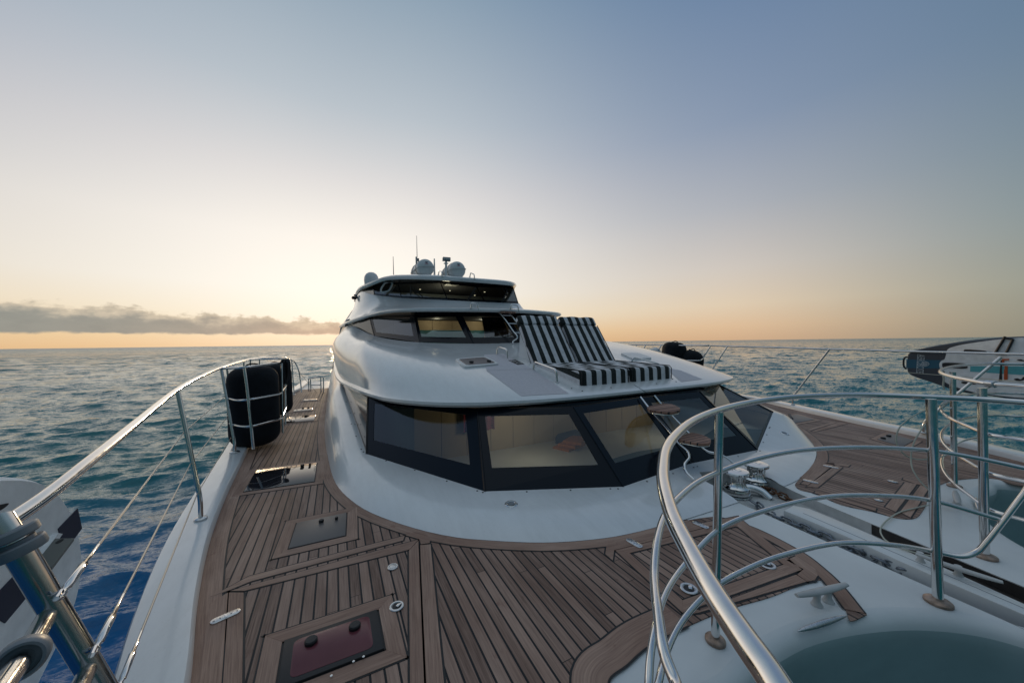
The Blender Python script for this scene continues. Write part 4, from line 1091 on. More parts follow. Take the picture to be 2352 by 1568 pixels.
# ---- starboard guard rail
gs = thing('guard_rail', 'long curved stainless guard rail with fender cage and wire lifelines on the yacht\'s starboard cap', 'railing', U(460, 1190, .08))
top = [V3(-.40, -1.2, 1.0), V3(-.55, -.2, 1.03), UZ(-150, 1345, .70), UZ(-60, 1262, .78), UZ(0, 1213, .87), UZ(103, 1141, 1.02), UZ(206, 1058.7, 1.27), UZ(309.5, 973.6, 1.78), UZ(407.5, 894.6, 2.97), UZ(460, 865, 3.9), UZ(508, 844.6, 4.9), UZ(567, 826.6, 6.6), UZ(619, 820, 8.4), UZ(650, 820, 9.8), UZ(665, 824, 10.6), UZ(678, 833, 11), UZ(686, 851, 11), UZ(690, 875, 11), UZ(692.5, 901, 10.9)]
tube_obj('top_rail', spline(top, 8), .0195, STEEL, gs, ns=14)
def stanchion(parent, base, topp, r=.016, bend=True, fl=.045, flm=None, mid=None):
    path = [base, topp] if mid is None else [base]+mid+[topp]
    o = tube_obj('stanchion', fillet(path, .12) if mid is not None else np.array(path), r, STEEL, parent, ns=12)
    flange(o, base, fl, flm); return o
b_ = U(461, 1191, .082); t_ = UZ(407.5, 896, 2.97)
stanchion(gs, b_, t_, .0175, mid=[b_+V3(0, 0, .16)])
b_ = U(539, 1038, .082); stanchion(gs, b_, UZ(508, 846, 4.9), .019, mid=[b_+V3(0, 0, .14)], fl=.06)
for bb, tt, Z in (((675.7, 906), (670, 827), 10.6),):
    stanchion(gs, UZ(*bb, Z), UZ(*tt, Z), .016)
# lifelines
wires = [[(131.5, 1376, .86), (227, 1260, 1.13), (423, 991.6, 2.96), (518, 909, 4.9)], [(211.5, 1505, .9), (281, 1373, 1.18), (438, 1064, 2.96), (523.5, 955.5, 4.9)], [(268, 1590, 1.05), (309, 1481.6, 1.3), (454, 1131, 2.96), (531, 1004.5, 4.9)]]
for w in wires:
    P = [UZ(*q) for q in w]; a = P[0]+(P[1]-P[0])*.0
    o = tube_obj('lifeline', np.array([a, P[2], P[3]]), .0042, MAT['wire'], gs, ns=7)
    d = P[2]-P[0]; d = d/np.linalg.norm(d)
    prof = [(.004, .0), (.010, .012), (.010, .03), (.006, .035), (.006, .06), (.0095, .065), (.0095, .19), (.006, .2), (.0055, .25), (.0045, .255), (.0045, .33)]
    lathe_obj('turnbuckle', prof, P[0], MAT['chrome'], o, axis=d, ns=12)
    tube_obj('shackle', [P[0]-d*.03+V3(.0, .012, .01), P[0]+V3(0, .012, .012), P[0]+d*.02], .006, MAT['chrome'], o, ns=8)
# fender cage welded to the rail
def cage(name, pts, r=.0145, sm_=True): return tube_obj(name, fillet([UZ(*p) for p in pts], .10) if sm_ else np.array([UZ(*p) for p in pts]), r, STEEL, gs, ns=10)
cage('cage_hoop', [(520, 913, 4.9), (545, 920, 4.78), (572, 917.5, 4.72), (644, 904, 5.35), (662.5, 878, 7.6), (664, 862, 9)])
cage('cage_hoop', [(528, 972, 4.88), (552, 979.5, 4.78), (580, 979, 4.72), (646, 961.5, 5.35), (662.5, 923, 7.6), (663, 900, 9)])
cage('cage_top_rail', [(508, 846, 4.9), (561, 844, 4.72), (644, 833, 5.6), (655, 828, 6.6), (664, 825.5, 10)], .017)
cage('cage_upright', [(561, 845, 4.72), (567, 885, 4.72), (577, 978, 4.70), (582, 1031, 4.70)], .017)
for a, b in (((647, 834, 5.6), (649.5, 994, 5.45)), ((656, 829, 6.7), (656, 975, 6.5)), ((661, 827, 8), (661.6, 958, 7.7)), ((521, 846, 5.2), (541, 1000, 5.2)), ((575, 827, 6.9), (575, 841, 6.9)), ((596, 824, 7.6), (596, 840, 7.6)), ((560, 830, 6.4), (560, 842, 6.4))):
    cage('cage_upright', [a, b], .013, False)
cage('cage_top_rail', [(572, 826, 6.8), (600, 824.5, 6.6), (640, 823, 6.6), (655, 826, 6.7)], .014)
# bow gate post and collars
pa, pb = UZ(30, 1243, .85), UZ(252, 1608, .93); d = (pa-pb)/np.linalg.norm(pa-pb)
gp = tube_obj('gate_post', [pb, pa], .0255, MAT['darksteel'], gs, ns=18)  # darker copy of the steel, dark reflections put into its colour
ringp = [(.030, -.035), (.044, -.035), (.047, -.03), (.047, -.012), (.044, -.008), (.034, -.008), (.034, .0), (.030, .0)]
lathe_obj('collar', ringp, pa, MAT['greyplastic'], gp, axis=d, ns=28)
lathe_obj('collar', [(.030, .006), (.043, .006), (.047, .01), (.047, .026), (.044, .03), (.030, .03)], pa, MAT['greyplastic'], gp, axis=d, ns=28)
tube_obj('post_head', [pa-d*.02, pa+d*.06, UZ(0, 1216, .87)], .024, STEEL, gp, ns=14)
s0 = UZ(110, 1410, .875); s1 = UZ(76, 1470, .76); s2 = UZ(50, 1511, .70); s3 = UZ(-40, 1640, .55)
st_ = tube_obj('gate_arm', [s0, s1, s2, s3], .0185, STEEL, gs, ns=14)
dd = (s3-s1)/np.linalg.norm(s3-s1)
lathe_obj('collar', [(.020, -.018), (.033, -.018), (.037, -.012), (.037, .012), (.033, .018), (.028, .018), (.027, .008), (.020, .008)], s2, MAT['greyplastic'], st_, axis=dd, ns=28)
tube_obj('gate_arm', [UZ(200, 1540, .9), UZ(176, 1590, .8), UZ(150, 1650, .7)], .0185, STEEL, gs, ns=14)

# ---- aft boarding gate
bg_ = thing('boarding_gate', 'small stainless gate frame at the aft end of the starboard side deck', 'gate', UZ(725, 904, 11.3))
for a, b in (((708.5, 869), (709.4, 899)), ((713, 870), (714, 898.4)), ((736.6, 864.6), (737.6, 906)), ((743, 866.5), (743, 906))): tube_obj('post', [UZ(*a, 11.4), UZ(*b, 11.4)], .018, STEEL, bg_, ns=8)
for a, b in (((708.5, 869), (736.6, 864.6)), ((713, 884), (737, 884)), ((736.6, 864.6), (743, 866.5))): tube_obj('bar', [UZ(*a, 11.4), UZ(*b, 11.4)], .016, STEEL, bg_, ns=8)
tube_obj('stay_wire', [UZ(690, 858, 11), UZ(728, 902, 11.4)], .006, MAT['wire'], bg_, ns=5)

# ---- fenders
def capsule(c, axis, r, h, rc=None, ns=36):
    rc = rc or r*.75; prof = []
    for t in np.linspace(0, math.pi/2, 9): prof.append((r-rc+rc*math.sin(t), -h/2+rc-rc*math.cos(t)))
    for k in range(1, 8): prof.append((r*(1+.004*math.sin(k*1.9)), -h/2+rc+(h-2*rc)*k/8))
    for t in np.linspace(math.pi/2, 0, 9): prof.append((r-rc+rc*math.sin(t), h/2-rc+rc*math.cos(t)))
    return lathe_geo(prof, c, axis, ns)
def fender(label, c, axis, r, h, group='black covered fenders stowed in cages', mat='fabric', rc=None, cat='fender'):
    a = np.array(axis, float); a /= np.linalg.norm(a); base = np.array(c)-a*h/2
    t = thing('fender', label, cat, base, group)
    V, F = capsule(c, axis, r, h, rc); mesh_obj('cover', V, F, MAT[mat], t, sharp=60)
    tp = np.array(c)+a*h/2
    if mat == 'fabric':
        x, y, _ = frame_of(a)
        arc = [tp+x*(.09*math.cos(q))+a*(-.012+.055*math.sin(q))+y*.02 for q in np.linspace(math.pi, 0, 9)]
        tube_obj('handle', arc, .012, MAT['rubber'], t, ns=8)
        lathe_obj('valve', [(.03, -.02), (.03, .012), (.018, .016), (.018, .024), (.001, .026)], tp+x*.0-y*.08-a*.004, MAT['rubber'], t, axis=a, ns=12)
    return t
c_ = UZ(584, 936, 5.32); c_[2] = .635
fender('large black covered fender standing in the near end of the starboard cage', c_, (-.03, .02, 1), .325, 1.2, rc=.2)
c2_ = UZ(634, 912, 7.2); c2_[2] = .64
fender('black covered fender behind the large one in the starboard cage', c2_, (-.03, .03, 1), .29, 1.05, rc=.2)
# bundle of black line hung over the cage corner
t = thing('rope_coil', 'coil of black line hung over the inner corner of the starboard fender cage', 'rope', UZ(652, 880, 5.7))
for k in range(6):
    o_ = np.array([rng.normal(0, .018), rng.normal(0, .018), 0])
    p = [UZ(646+k*1.3, 832+k*.4, 5.7)+o_, UZ(650+k*1.4, 826, 5.7)+o_, UZ(655+k*1.0, 834, 5.7)+o_, UZ(656+k*.6, 862, 5.75)+o_, UZ(653+k*.6, 882-k*2, 5.75)+o_, UZ(648+k*.5, 862, 5.7)+o_]
    tube_obj('loop', spline(p, 6, closed=True), .017, MAT['rubber'], t, ns=7, closed=True)
# port side fenders
c_ = UZ(1546, 829, 10.2); fender('tall black covered fender leaning in the port cage', c_, (.10, -.05, 1), .33, 1.10, rc=.2)
c_ = UZ(1586, 838, 10.0); fender('black covered fender with domed top at the near end of the port cage', c_, (.06, -.1, 1), .33, .86, rc=.30)
c_ = UZ(1500, 812, 11.2); fender('white round fender tied to the port rail beyond the sunbeds', c_, (.5, -.6, .25), .17, .48, group='white fenders', mat='whiteplastic', rc=.15)

# ---- port guard rail
gpt = thing('guard_rail', 'stainless guard rail with slanted stanchions and fender basket along the yacht\'s port side', 'railing', U(1820, 928, .08))
pts = [UX(1405, 791.5, 9.1), UX(1500, 792, 9.3), UX(1600, 793, 9.35), UX(1671, 795, 9.3), UX(1780, 798, 9.3), UX(1905, 801.5, 9.2), UX(2000, 804, 9.0), UX(2100, 807, 8.72), UX(2230, 810, 8.45), UX(2352, 813.5, 8.25), UX(2500, 818, 8.0), V3(7.35, -.2, 1.3), V3(7.0, -1.3, 1.2)]
tube_obj('top_rail', spline(pts, 8), .017, STEEL, gpt, ns=12)
bz = U(1821, 928.5, .082); stanchion(gpt, bz, UX(1905, 802, 9.2), .018, mid=[bz+V3(0, 0, .17)])
tpp = UX(2299, 820, 8.28); bz = U(2122, 994, .082); stanchion(gpt, bz, tpp, .02, mid=[bz+V3(0, 0, .16)])
for a, b in (((1670, 796), (1628, 862)), ((1632, 794), (1597, 850)), ((1560, 793), (1539, 830)), ((1574, 793), (1562, 815)), ((1519, 792), (1508, 812)), ((1483, 792), (1473, 812)), ((1462, 792), (1456, 806))):
    tube_obj('stanchion', [UX(*a, 9.25), UX(*b, 9.1)], .017, STEEL, gpt, ns=10)
for q, r in (([(1526, 792, 9.2), (1524, 793, 8.95), (1560, 793, 8.75), (1628, 793, 8.8), (1633, 792, 9.2)], .017), ([(1515, 822, 9.1), (1511, 824.5, 8.9), (1560, 827, 8.7), (1608, 828, 8.75), (1613, 824, 9.1)], .015)):
    tube_obj('basket_hoop', fillet([UX(*p) for p in q], .1), r, STEEL, gpt, ns=10)
tube_obj('lifeline', [UX(2000, 848, 8.9), UX(2082, 855, 8.72), UX(2200, 864.5, 8.5), UX(2352, 877, 8.2)], .005, MAT['rope'], gpt, ns=6)

# ---- bow rails round the two forward wells
def U2(u, v): return U(u, v, 1.19)
br = thing('bow_rail', 'four-bar stainless bow rail curving close in front of the camera', 'railing', U(1643, 1468, 0), 'bow rails round the forward wells')
t1 = [V3(.50, -1.3, 1.19), V3(.40, -.5, 1.19), U2(1900, 1790), U2(1832, 1660), U2(1767.5, 1550), U2(1709, 1467), U2(1645, 1371), U2(1587, 1271), U2(1545, 1187), U2(1524, 1107), U2(1523, 1075), U2(1530, 1032), U2(1552, 999), U2(1594, 965), U2(1656, 940), U2(1735.6, 922), U2(1842, 910.5), U2(2001, 907), U2(2139, 912), U2(2250, 917), U2(2352, 924), U2(2500, 936), V3(3.46, -.4, 1.19), V3(3.48, -1.3, 1.19)]
tube_obj('top_rail', spline(t1, 8), .0165, STEEL, br, ns=18)
FW_ = {0: V3(.62, -1.2, .86), 1: V3(.66, -1.2, .55), 2: V3(.70, -1.2, .29)}
BK_ = {0: [V3(3.46, -.4, .85), V3(3.48, -1.3, .85)], 1: [], 2: [V3(3.45, -.15, 1.0), V3(3.46, -.3, 1.18)]}
post_x = [(V3(.50, -1.25, -.006), 1.19), (V3(3.48, -1.25, -.006), 1.19)]
r2 = [(1575, 1640, .62), (1552, 1568, .69), (1528, 1505, .74), (1510, 1399, .86), (1503, 1319, 1.0), (1510, 1240, 1.15), (1528.4, 1181, 1.33), (1557.7, 1144, 1.48), (1603, 1107, 1.65), (1653, 1083, 1.79), (1735.6, 1054, 1.93), (1842, 1033.6, 2.03), (1975, 1027, 2.06), (2140, 1035, 2.05), (2250, 1053, 1.98), (2352, 1075, 1.9), (2470, 1102, 1.8)]
r3 = [(1486, 1640, .95), (1490, 1568, 1.03), (1494, 1505, 1.10), (1504.5, 1441.6, 1.2), (1528.4, 1362, 1.38), (1571, 1298, 1.58), (1650.6, 1216, 1.79), (1735.6, 1178.6, 1.93), (1890, 1141.5, 2.05), (2001, 1137, 2.06), (2142, 1149.4, 2.05), (2293.5, 1192, 1.95)]
r4 = [(1495, 1640, 1.2), (1512.5, 1568, 1.28), (1528.4, 1505, 1.4), (1560, 1436, 1.55), (1608, 1377, 1.70), (1648, 1343, 1.79), (1709, 1309, 1.88), (1789, 1277, 1.98), (1932, 1246.6, 2.06), (2054.4, 1251.4, 2.05), (2147.4, 1266, 2.05), (2208.5, 1277, 2.0), (2240.4, 1269, 1.98), (2267, 1242.4, 1.96), (2352, 1133.5, 1.9), (2470, 980, 1.82)]
for k_, (q, r) in enumerate(((r2, .0125), (r3, .0125), (r4, .0135))): tube_obj('lower_rail', spline([FW_[k_]]+[UZ(*p) for p in q]+BK_[k_], 8), r, STEEL, br, ns=14)
def post(parent, base, topp, r, fl):
    o = tube_obj('post', [base, topp], r, STEEL, parent, ns=16); flange(o, base, fl, MAT['rusty'], h=.014); return o
for b_, h_ in post_x: post(br, b_, b_+V3(0, 0, h_), .0205, .05)
post(br, U(1643, 1470, 0), UZ(1652, 946, 1.79), .0205, .048)
post(br, U(2155, 1382, 0), U2(2138.5, 916), .0235, .06)
bp = thing('bow_rail', 'far four-bar stainless bow rail looping round the port bow well', 'railing', U(2192, 1115, 0), 'bow rails round the forward wells')
tp_ = [(2600, 838), (2470, 837), (2352, 836), (2290, 835.4), (2219.5, 838), (2182, 843), (2162, 849.5), (2162, 856.5), (2180, 863.6), (2219.5, 872), (2275.8, 881.5), (2352, 887), (2470, 895)]
plan = spline([V3(7.0, -1.3, 1.19), V3(6.6, -.2, 1.19)]+[U2(*p) for p in tp_[1:-1]]+[V3(4.2, -.2, 1.19), V3(4.2, -1.3, 1.19)], 8)
tube_obj('top_rail', plan, .0165, STEEL, bp, ns=12)
for z, r in ((.80, .013), (.50, .013), (.22, .013)): tube_obj('lower_rail', plan+V3(0, 0, z-1.19), r, STEEL, bp, ns=10)
post(bp, U(2192.5, 1116, 0), U(2192.5, 1116, 0)+V3(0, 0, 1.19), .0235, .055)
for x_ in (7.0, 4.2): post(bp, V3(x_, -1.25, -.006), V3(x_, -1.25, 1.19), .0205, .05)
post(bp, U(2262, 1277, 0), U(2262, 1277, 0)+V3(0, 0, 1.19), .0235, .06)
cl_p = U(2276, 881.5, 1.19); lathe_obj('clamp', [(.022, -.03), (.026, -.026), (.026, .026), (.022, .03)], cl_p, MAT['brushed'], bp, axis=plan[int(np.argmin(np.linalg.norm(plan-cl_p, axis=1)))+1]-plan[int(np.argmin(np.linalg.norm(plan-cl_p, axis=1)))-1], ns=12)
# thin white lines tied to the rails
def rope(label, pts, r=.006, name='mooring_line', group=None):
    return tube_obj(name, spline(pts, 8), r, MAT['rope'], None, ns=7, label=label, cat='rope', group=group)
rope('cream line drooping in a wide loop off the port bow rail', [UZ(2176, 925, 3.5), UZ(2129.7, 940, 3.45), UZ(2086.7, 962.4, 3.35), UZ(2064, 985, 3.3), UZ(2058.3, 1007.7, 3.3), UZ(2061.7, 1023.5, 3.3), UZ(2075.3, 1041.7, 3.3), UZ(2098, 1053, 3.35), UZ(2134, 1054, 3.45), UZ(2172.7, 1046, 3.6)])
rope('cream line hanging down from the port bow rail to its cleat', [UZ(2170, 928, 3.55), UZ(2132, 967, 3.4), UZ(2113.8, 989.6, 3.35), UZ(2098, 1019, 3.3), UZ(2092.3, 1048.5, 3.3), UZ(2095.7, 1075.6, 3.25), UZ(2111.6, 1102.4, 3.2), UZ(2135.5, 1126.6, 3.15), U(2160, 1150, .04), U(2178, 1160, .05)])
rope('pale line lying in a curve across the chain gully', [U(2178, 1158, .05), U(2135.5, 1159.4, .02), U(2097, 1167.6, .012), U(2067, 1175.8, .01), U(2040, 1192, .01), U(2023.4, 1211.3, .008), U(2024.8, 1227.7, .01), U(2040, 1244, .012), U(2083.5, 1263, .014), U(2138, 1275.6, .014), U(2180, 1272, .02)], .0055)
rope('thin grey line tied from the port rail clamp down to the bow rail', [cl_p+V3(0, 0, -.02), UZ(2240, 903, 2.65), UZ(2205, 906, 3.0), UZ(2180, 910, 3.4)], .005)

# ---- cleats, fairlead
def cleat(label, a, b, feet, r, z, mat='dirtywhite', group=None):
    a = np.array(a); b = np.array(b); c = (a+b)/2
    t = thing('cleat', label, 'cleat', V3(c[0], c[1], feet[0][2]))
    path = np.array([a+(b-a)*s+V3(0, 0, .010*(2*s-1)**2) for s in np.linspace(0, 1, 15)])
    rr = r*np.array([.3+.7*math.sin(math.pi*(.06+.88*s))**.55 for s in np.linspace(0, 1, 15)])
    V, F = tube_geo(path, rr, 14); V = V.copy(); V[:, 2] = z+(V[:, 2]-z)*.62; mesh_obj('horn', V, F, MAT[mat], t, sharp=60)
    for f in feet: lathe_obj('foot', [(r*1.25, -.004), (r*1.0, .008), (r*.72, .02), (r*.8, z-f[2])], f, MAT[mat], t, ns=16)
    return t
ca, cb = U(1830, 1369, .068), U(1945, 1343, .068); f1, f2 = U(1876, 1386, 0), U(1902, 1378, 0)
cleat('white mooring cleat on the starboard foredeck beside the teak tip', ca, cb, [f1, f2], .024, .066)
XM = 3.83
cleat('white mooring cleat with line on the port foredeck corner', mir(ca, XM), mir(cb, XM), [mir(f1, XM), mir(f2, XM)], .024, .066)
cleat('long grey cleat on the centre ridge between the chain gullies', U(2103, 1273, .066), U(2304, 1339, .066), [U(2114, 1289, .002), U(2201, 1321, .002)], .022, .066)
pa, pb = U(1832, 1449, .008), U(1945, 1413, .008)
path = np.array([pa+(pb-pa)*s for s in np.linspace(0, 1, 17)]); rr = .0145*np.array([max(.08, math.sin(math.pi*(.02+.96*s))**.6) for s in np.linspace(0, 1, 17)])
V, F = tube_geo(path, rr, 14); mesh_obj('chafe_bar', V, F, MAT['brushed'], None, label='slim polished chafe bar at the lip of the starboard bow well', cat='fitting')
pm = mir(pa, XM), mir(pb, XM); path = np.array([pm[0]+(pm[1]-pm[0])*s for s in np.linspace(0, 1, 17)])
V, F = tube_geo(path, rr, 14); mesh_obj('chafe_bar', V, F, MAT['brushed'], None, label='slim polished chafe bar at the lip of the port bow well', cat='fitting')

# ---- windlasses and chain
def windlass(label, u, v, lead):
    p = U(u, v, -.094); t = thing('anchor_windlass', label, 'windlass', p, 'vertical windlasses on the centreline')
    lathe_obj('base', [(.135, 0), (.14, .006), (.135, .02), (.1, .026), (.001, .027)], p, MAT['brushed'], t, ns=32)
    lathe_obj('chain_wheel', [(.09, .02), (.128, .03), (.132, .045), (.112, .055), (.132, .065), (.128, .08), (.09, .085)], p, MAT['chrome'], t, ns=32)
    V, F = lathe_geo([(.10, .08), (.118, .09), (.098, .104), (.084, .125), (.079, .165), (.081, .205), (.092, .222), (.118, .227), (.122, .232)], p, (0, 0, 1), 48)
    mesh_obj('drum', V, F, MAT['chrome'], t, sharp=40)
    for k in range(10):
        a = k*2*math.pi/10; q = [p+V3(rr_*math.cos(a), rr_*math.sin(a), h) for rr_, h in ((.098, .108), (.086, .127), (.081, .165), (.083, .203), (.094, .22))]
        tube_obj('drum_rib', q, .004, MAT['chrome'], t, ns=6)
    cp = lathe_obj('cap', [(.118, .228), (.124, .234), (.124, .252), (.116, .261), (.05, .265), (.047, .263), (.043, .263), (.04, .266), (.012, .267), (.011, .264), (.001, .264)], p, MAT['chrome'], t, ns=40)
    for a in (2.2, 4.3, .1):
        lathe_obj('bar_hole', [(.007, 0), (.007, .002), (.001, .002)], p+V3(.1235*math.cos(a), .1235*math.sin(a), .243), MAT['rubber'], cp, axis=(math.cos(a), math.sin(a), 0), ns=10)
    # curved chain stripper leading forward
    tube_obj('chain_guide', spline([p+V3(*q) for q in lead], 8), np.linspace(.045, .036, 8*(len(lead)-1)+1), MAT['chrome'], t, ns=16)
    return t
windlass('polished vertical anchor windlass nearest the bow rail post', 1691, 1136, [(.06, -.02, .06), (.14, -.07, .07), (.19, -.15, .05), (.2, -.23, .0)])
windlass('polished vertical anchor windlass on the port side of its twin', 1737, 1117, [(.06, -.02, .06), (.14, -.07, .07), (.17, -.16, .05), (.17, -.26, .0)])
def chain(path, L_, W_, r):
    P = spline(path, 10); d = np.r_[0, np.cumsum(np.linalg.norm(np.diff(P, axis=0), axis=1))]; step = L_*.70; n = int(d[-1]/step); mb = MB()
    for k in range(n):
        s = (k+.5)*step; c = np.array([np.interp(s, d, P[:, q]) for q in range(3)]); c2 = np.array([np.interp(min(s+.01, d[-1]), d, P[:, q]) for q in range(3)])
        t = c2-c; t /= np.linalg.norm(t)+1e-9; sd_ = np.cross(t, [0, 0, 1]); sd_ /= np.linalg.norm(sd_); upv = np.cross(sd_, t)
        a = (math.pi/2 if k % 2 else 0)+random.uniform(-.35, .35)+.5; w = sd_*math.cos(a)+upv*math.sin(a)
        pts = [c+t*(L_/2-W_/2)*(1 if abs(q) < math.pi/2 else -1)+t*W_/2*math.cos(q)+w*W_/2*math.sin(q) for q in np.linspace(-math.pi, math.pi, 15)[:-1]]
        tube(mb, pts, r, 7, closed=True)
    return mb
z_ = -.062
path = [U(1726, 1150, -.05), U(1745, 1163, -.06), U(1770, 1181, z_)]+[U(*c3000(*q), z_) for q in ((0, 500), (90, 540), (190, 580), (300, 625), (410, 675), (550, 730), (680, 790), (800, 845), (950, 890), (1080, 935), (1190, 975))]
chain(path, .098, .062, .0095).build('anchor_chain', MAT['chain'], None, label='grey galvanised anchor chain lying along the near gully', cat='chain')
chain([U(1750, 1120, -.05), U(1765, 1124, -.06), U(1790, 1135, -.06), U(1822, 1150, -.07)], .09, .055, .009).build('anchor_chain', MAT['rustchain'], None, label='short rusty chain lying beside the far windlass', cat='chain')
# swivel and shank stowed in the gully
t = thing('anchor', 'stowed anchor shank and swivel at the fore end of the near chain gully', 'anchor', U(2200, 1350, -.06))
p0, p1 = U(2163, 1336, -.03), U(2256, 1372, -.03); dd = p1-p0
V, F = tube_geo([p0+dd*s for s in np.linspace(0, 1, 9)], np.array([.012, .024, .027, .025, .023, .022, .024, .026, .022]), 14); mesh_obj('swivel', V, F, MAT['rusty'], t, sharp=60)
lathe_obj('swivel_pin', [(.024, -.02), (.03, -.016), (.03, .016), (.024, .02)], p0+dd*.9, MAT['chrome'], t, axis=dd, ns=18)
e0 = U(2252, 1368, -.03); e1 = U(2352, 1413, -.03); e2 = e1+(e1-e0)*1.6; n_ = np.cross((e1-e0)/np.linalg.norm(e1-e0), [0, 0, 1])
pl = [e0-n_*.022, e0+n_*.022, e2+n_*.05, e2-n_*.05]; v, f = prism_geo([q[:2] for q in pl], -.065, -.012, .008); mesh_obj('shank', v, f, MAT['chain'], t, sharp=30)

# ---- sunbeds on the sloping cabin roof
def roofz(x, y): return .92+.19*(y-3.69)
PER = .176
def pad_from_profile(name, prof, x0, x1, mat, parent, top_idx=None, ph=0.0, puff=.0, cdir=(1, .19), c0=None):
    """prof: closed outline (y,z), counted so that it runs round the pad; swept over x with rounded ends"""
    P = np.array(prof, float); n = len(P); c = P.mean(0)
    xs = [x0, x0+.012, x0+.035]+list(np.linspace(x0+.06, x1-.06, 18))+[x1-.035, x1-.012, x1]
    ins = [.045, .016, .004]+[0]*18+[.004, .016, .045]
    mb = MB(); V = []; UV = []
    for x, i in zip(xs, ins):
        for q in P:
            d = q-c; l = np.linalg.norm(d); qq = c+d*(1-i/l) if l > 1e-6 else q
            w = puff*math.sin(math.pi*np.clip((x-x0)/(x1-x0), 0, 1))**.5
            qq = c+(qq-c)*(1+w)
            jit = .005*math.sin(x*19+q[0]*11)+.003*math.sin(q[0]*27+x*13)
            V.append((x, qq[0], qq[1]+jit)); UV.append(((x-x0)/PER+ph, q[0]))
    F = []
    for a in range(len(xs)-1):
        for k in range(n):
            l = (k+1) % n; F.append((a*n+k, a*n+l, (a+1)*n+l, (a+1)*n+k))
    mb.add(V, F, UV)
    # end caps carry the stripes running along the pad's length
    for a, flip in ((0, False), (len(xs)-1, True)):
        pts = V[a*n:(a+1)*n]; e = np.array([p[1:] for p in pts]); 
        k0 = np.array(prof[0] if c0 is None else c0); dirv = np.array(cdir, float); dirv = dirv/np.linalg.norm(dirv); nv = np.array([-dirv[1], dirv[0]])
        uv = [(((q-k0)@nv)/.15+.02, 0) for q in e]
        mb.add(pts, [tuple(range(n)) if flip else tuple(range(n))[::-1]], uv)
    return mb.build(name, mat, parent, sharp=50)
def rounded(poly, r, n=4):
    out = []; m = len(poly)
    for k in range(m):
        p, a, b = np.array(poly[k]), np.array(poly[k-1]), np.array(poly[(k+1) % m]); rr_ = r[k] if isinstance(r, (list, tuple)) else r
        d1 = a-p; d2 = b-p; q1 = min(rr_, np.linalg.norm(d1)*.48); q2 = min(rr_, np.linalg.norm(d2)*.48); d1 = d1/np.linalg.norm(d1); d2 = d2/np.linalg.norm(d2)
        for t in np.linspace(0, 1, n): out.append(tuple((1-t)**2*(p+d1*q1)+2*t*(1-t)*p+t*t*(p+d2*q2)))
    return out
def dense(poly, mx=.12):
    out = []; m = len(poly)
    for k in range(m):
        a, b = np.array(poly[k]), np.array(poly[(k+1) % m]); s = max(1, int(np.linalg.norm(b-a)/mx))
        for t in range(s): out.append(tuple(a+(b-a)*t/s))
    return out
def sunbed(x0, x1, label, ph):
    t = thing('sunbed', label, 'sunbed', V3((x0+x1)/2, 4.5, 1.0), 'striped sunbeds on the cabin roof')
    seat = rounded([(3.69, .885), (4.98, 1.125), (4.98, 1.20), (3.70, 1.165)], [.01, .01, .03, .05])
    pad_from_profile('seat', dense(seat), x0, x1, MAT['stripe'], t, ph=ph, c0=(3.69, .885))
    A = np.array([4.90, 1.17]); C = np.array([5.53, 2.05]); d = (C-A)/np.linalg.norm(C-A); nb_ = np.array([d[1], -d[0]])   # nb_ points behind
    Ln = np.linalg.norm(C-A)
    def pt(s, h): return tuple(A+d*s-nb_*h)
    back = rounded([pt(.0, -.10), pt(Ln*.805, -.10), pt(Ln*.805, .0), pt(.0, .0)], .03)
    pad_from_profile('backrest', dense(back), x0, x1, MAT['stripe'], t, ph=ph, cdir=d, c0=A)
    head = rounded([pt(Ln*.81, -.12), pt(Ln*1.0, -.12), pt(Ln*1.0, .018), pt(Ln*.81, .012)], [.03, .05, .05, .03])
    pad_from_profile('headrest', dense(head), x0, x1, MAT['stripe'], t, ph=ph, cdir=nb_, c0=A)
    for xx_ in (x0+.006, x1-.006):
        tube_obj('piping', [V3(xx_, y_, z_) for y_, z_ in ((3.70, .90), (3.695, 1.13), (3.73, 1.165), (4.3, 1.182), (4.9, 1.198))], .007, MAT['caulk'], t, ns=6)
        tube_obj('piping', [V3(xx_, *pt(s_, .0)) for s_ in np.linspace(.02, Ln*.80, 6)], .007, MAT['caulk'], t, ns=6)
    # white moulded support behind
    sup = [(4.96, 1.12), (5.62, 1.26), (5.52, 1.92), (5.45, 1.86)]
    mb = MB(); n = 4
    Vq = [(x, *q) for x in (x0+.08, x1-.08) for q in sup]; mb.add(Vq, [(0, 1, 2, 3), (7, 6, 5, 4)]+[(k, 4+k, 4+(k+1) % 4, (k+1) % 4) for k in range(4)])
    mb.build('backrest_support', MAT['gel'], t, smooth=False)
    return t
sunbed(2.915, 3.772, 'striped black and white sunbed with raised back beside the roof hatch', .02)
sunbed(3.828, 4.675, 'striped black and white sunbed with raised back on the port side', .02)
tag_p = UZ(1440, 858, 5.02)

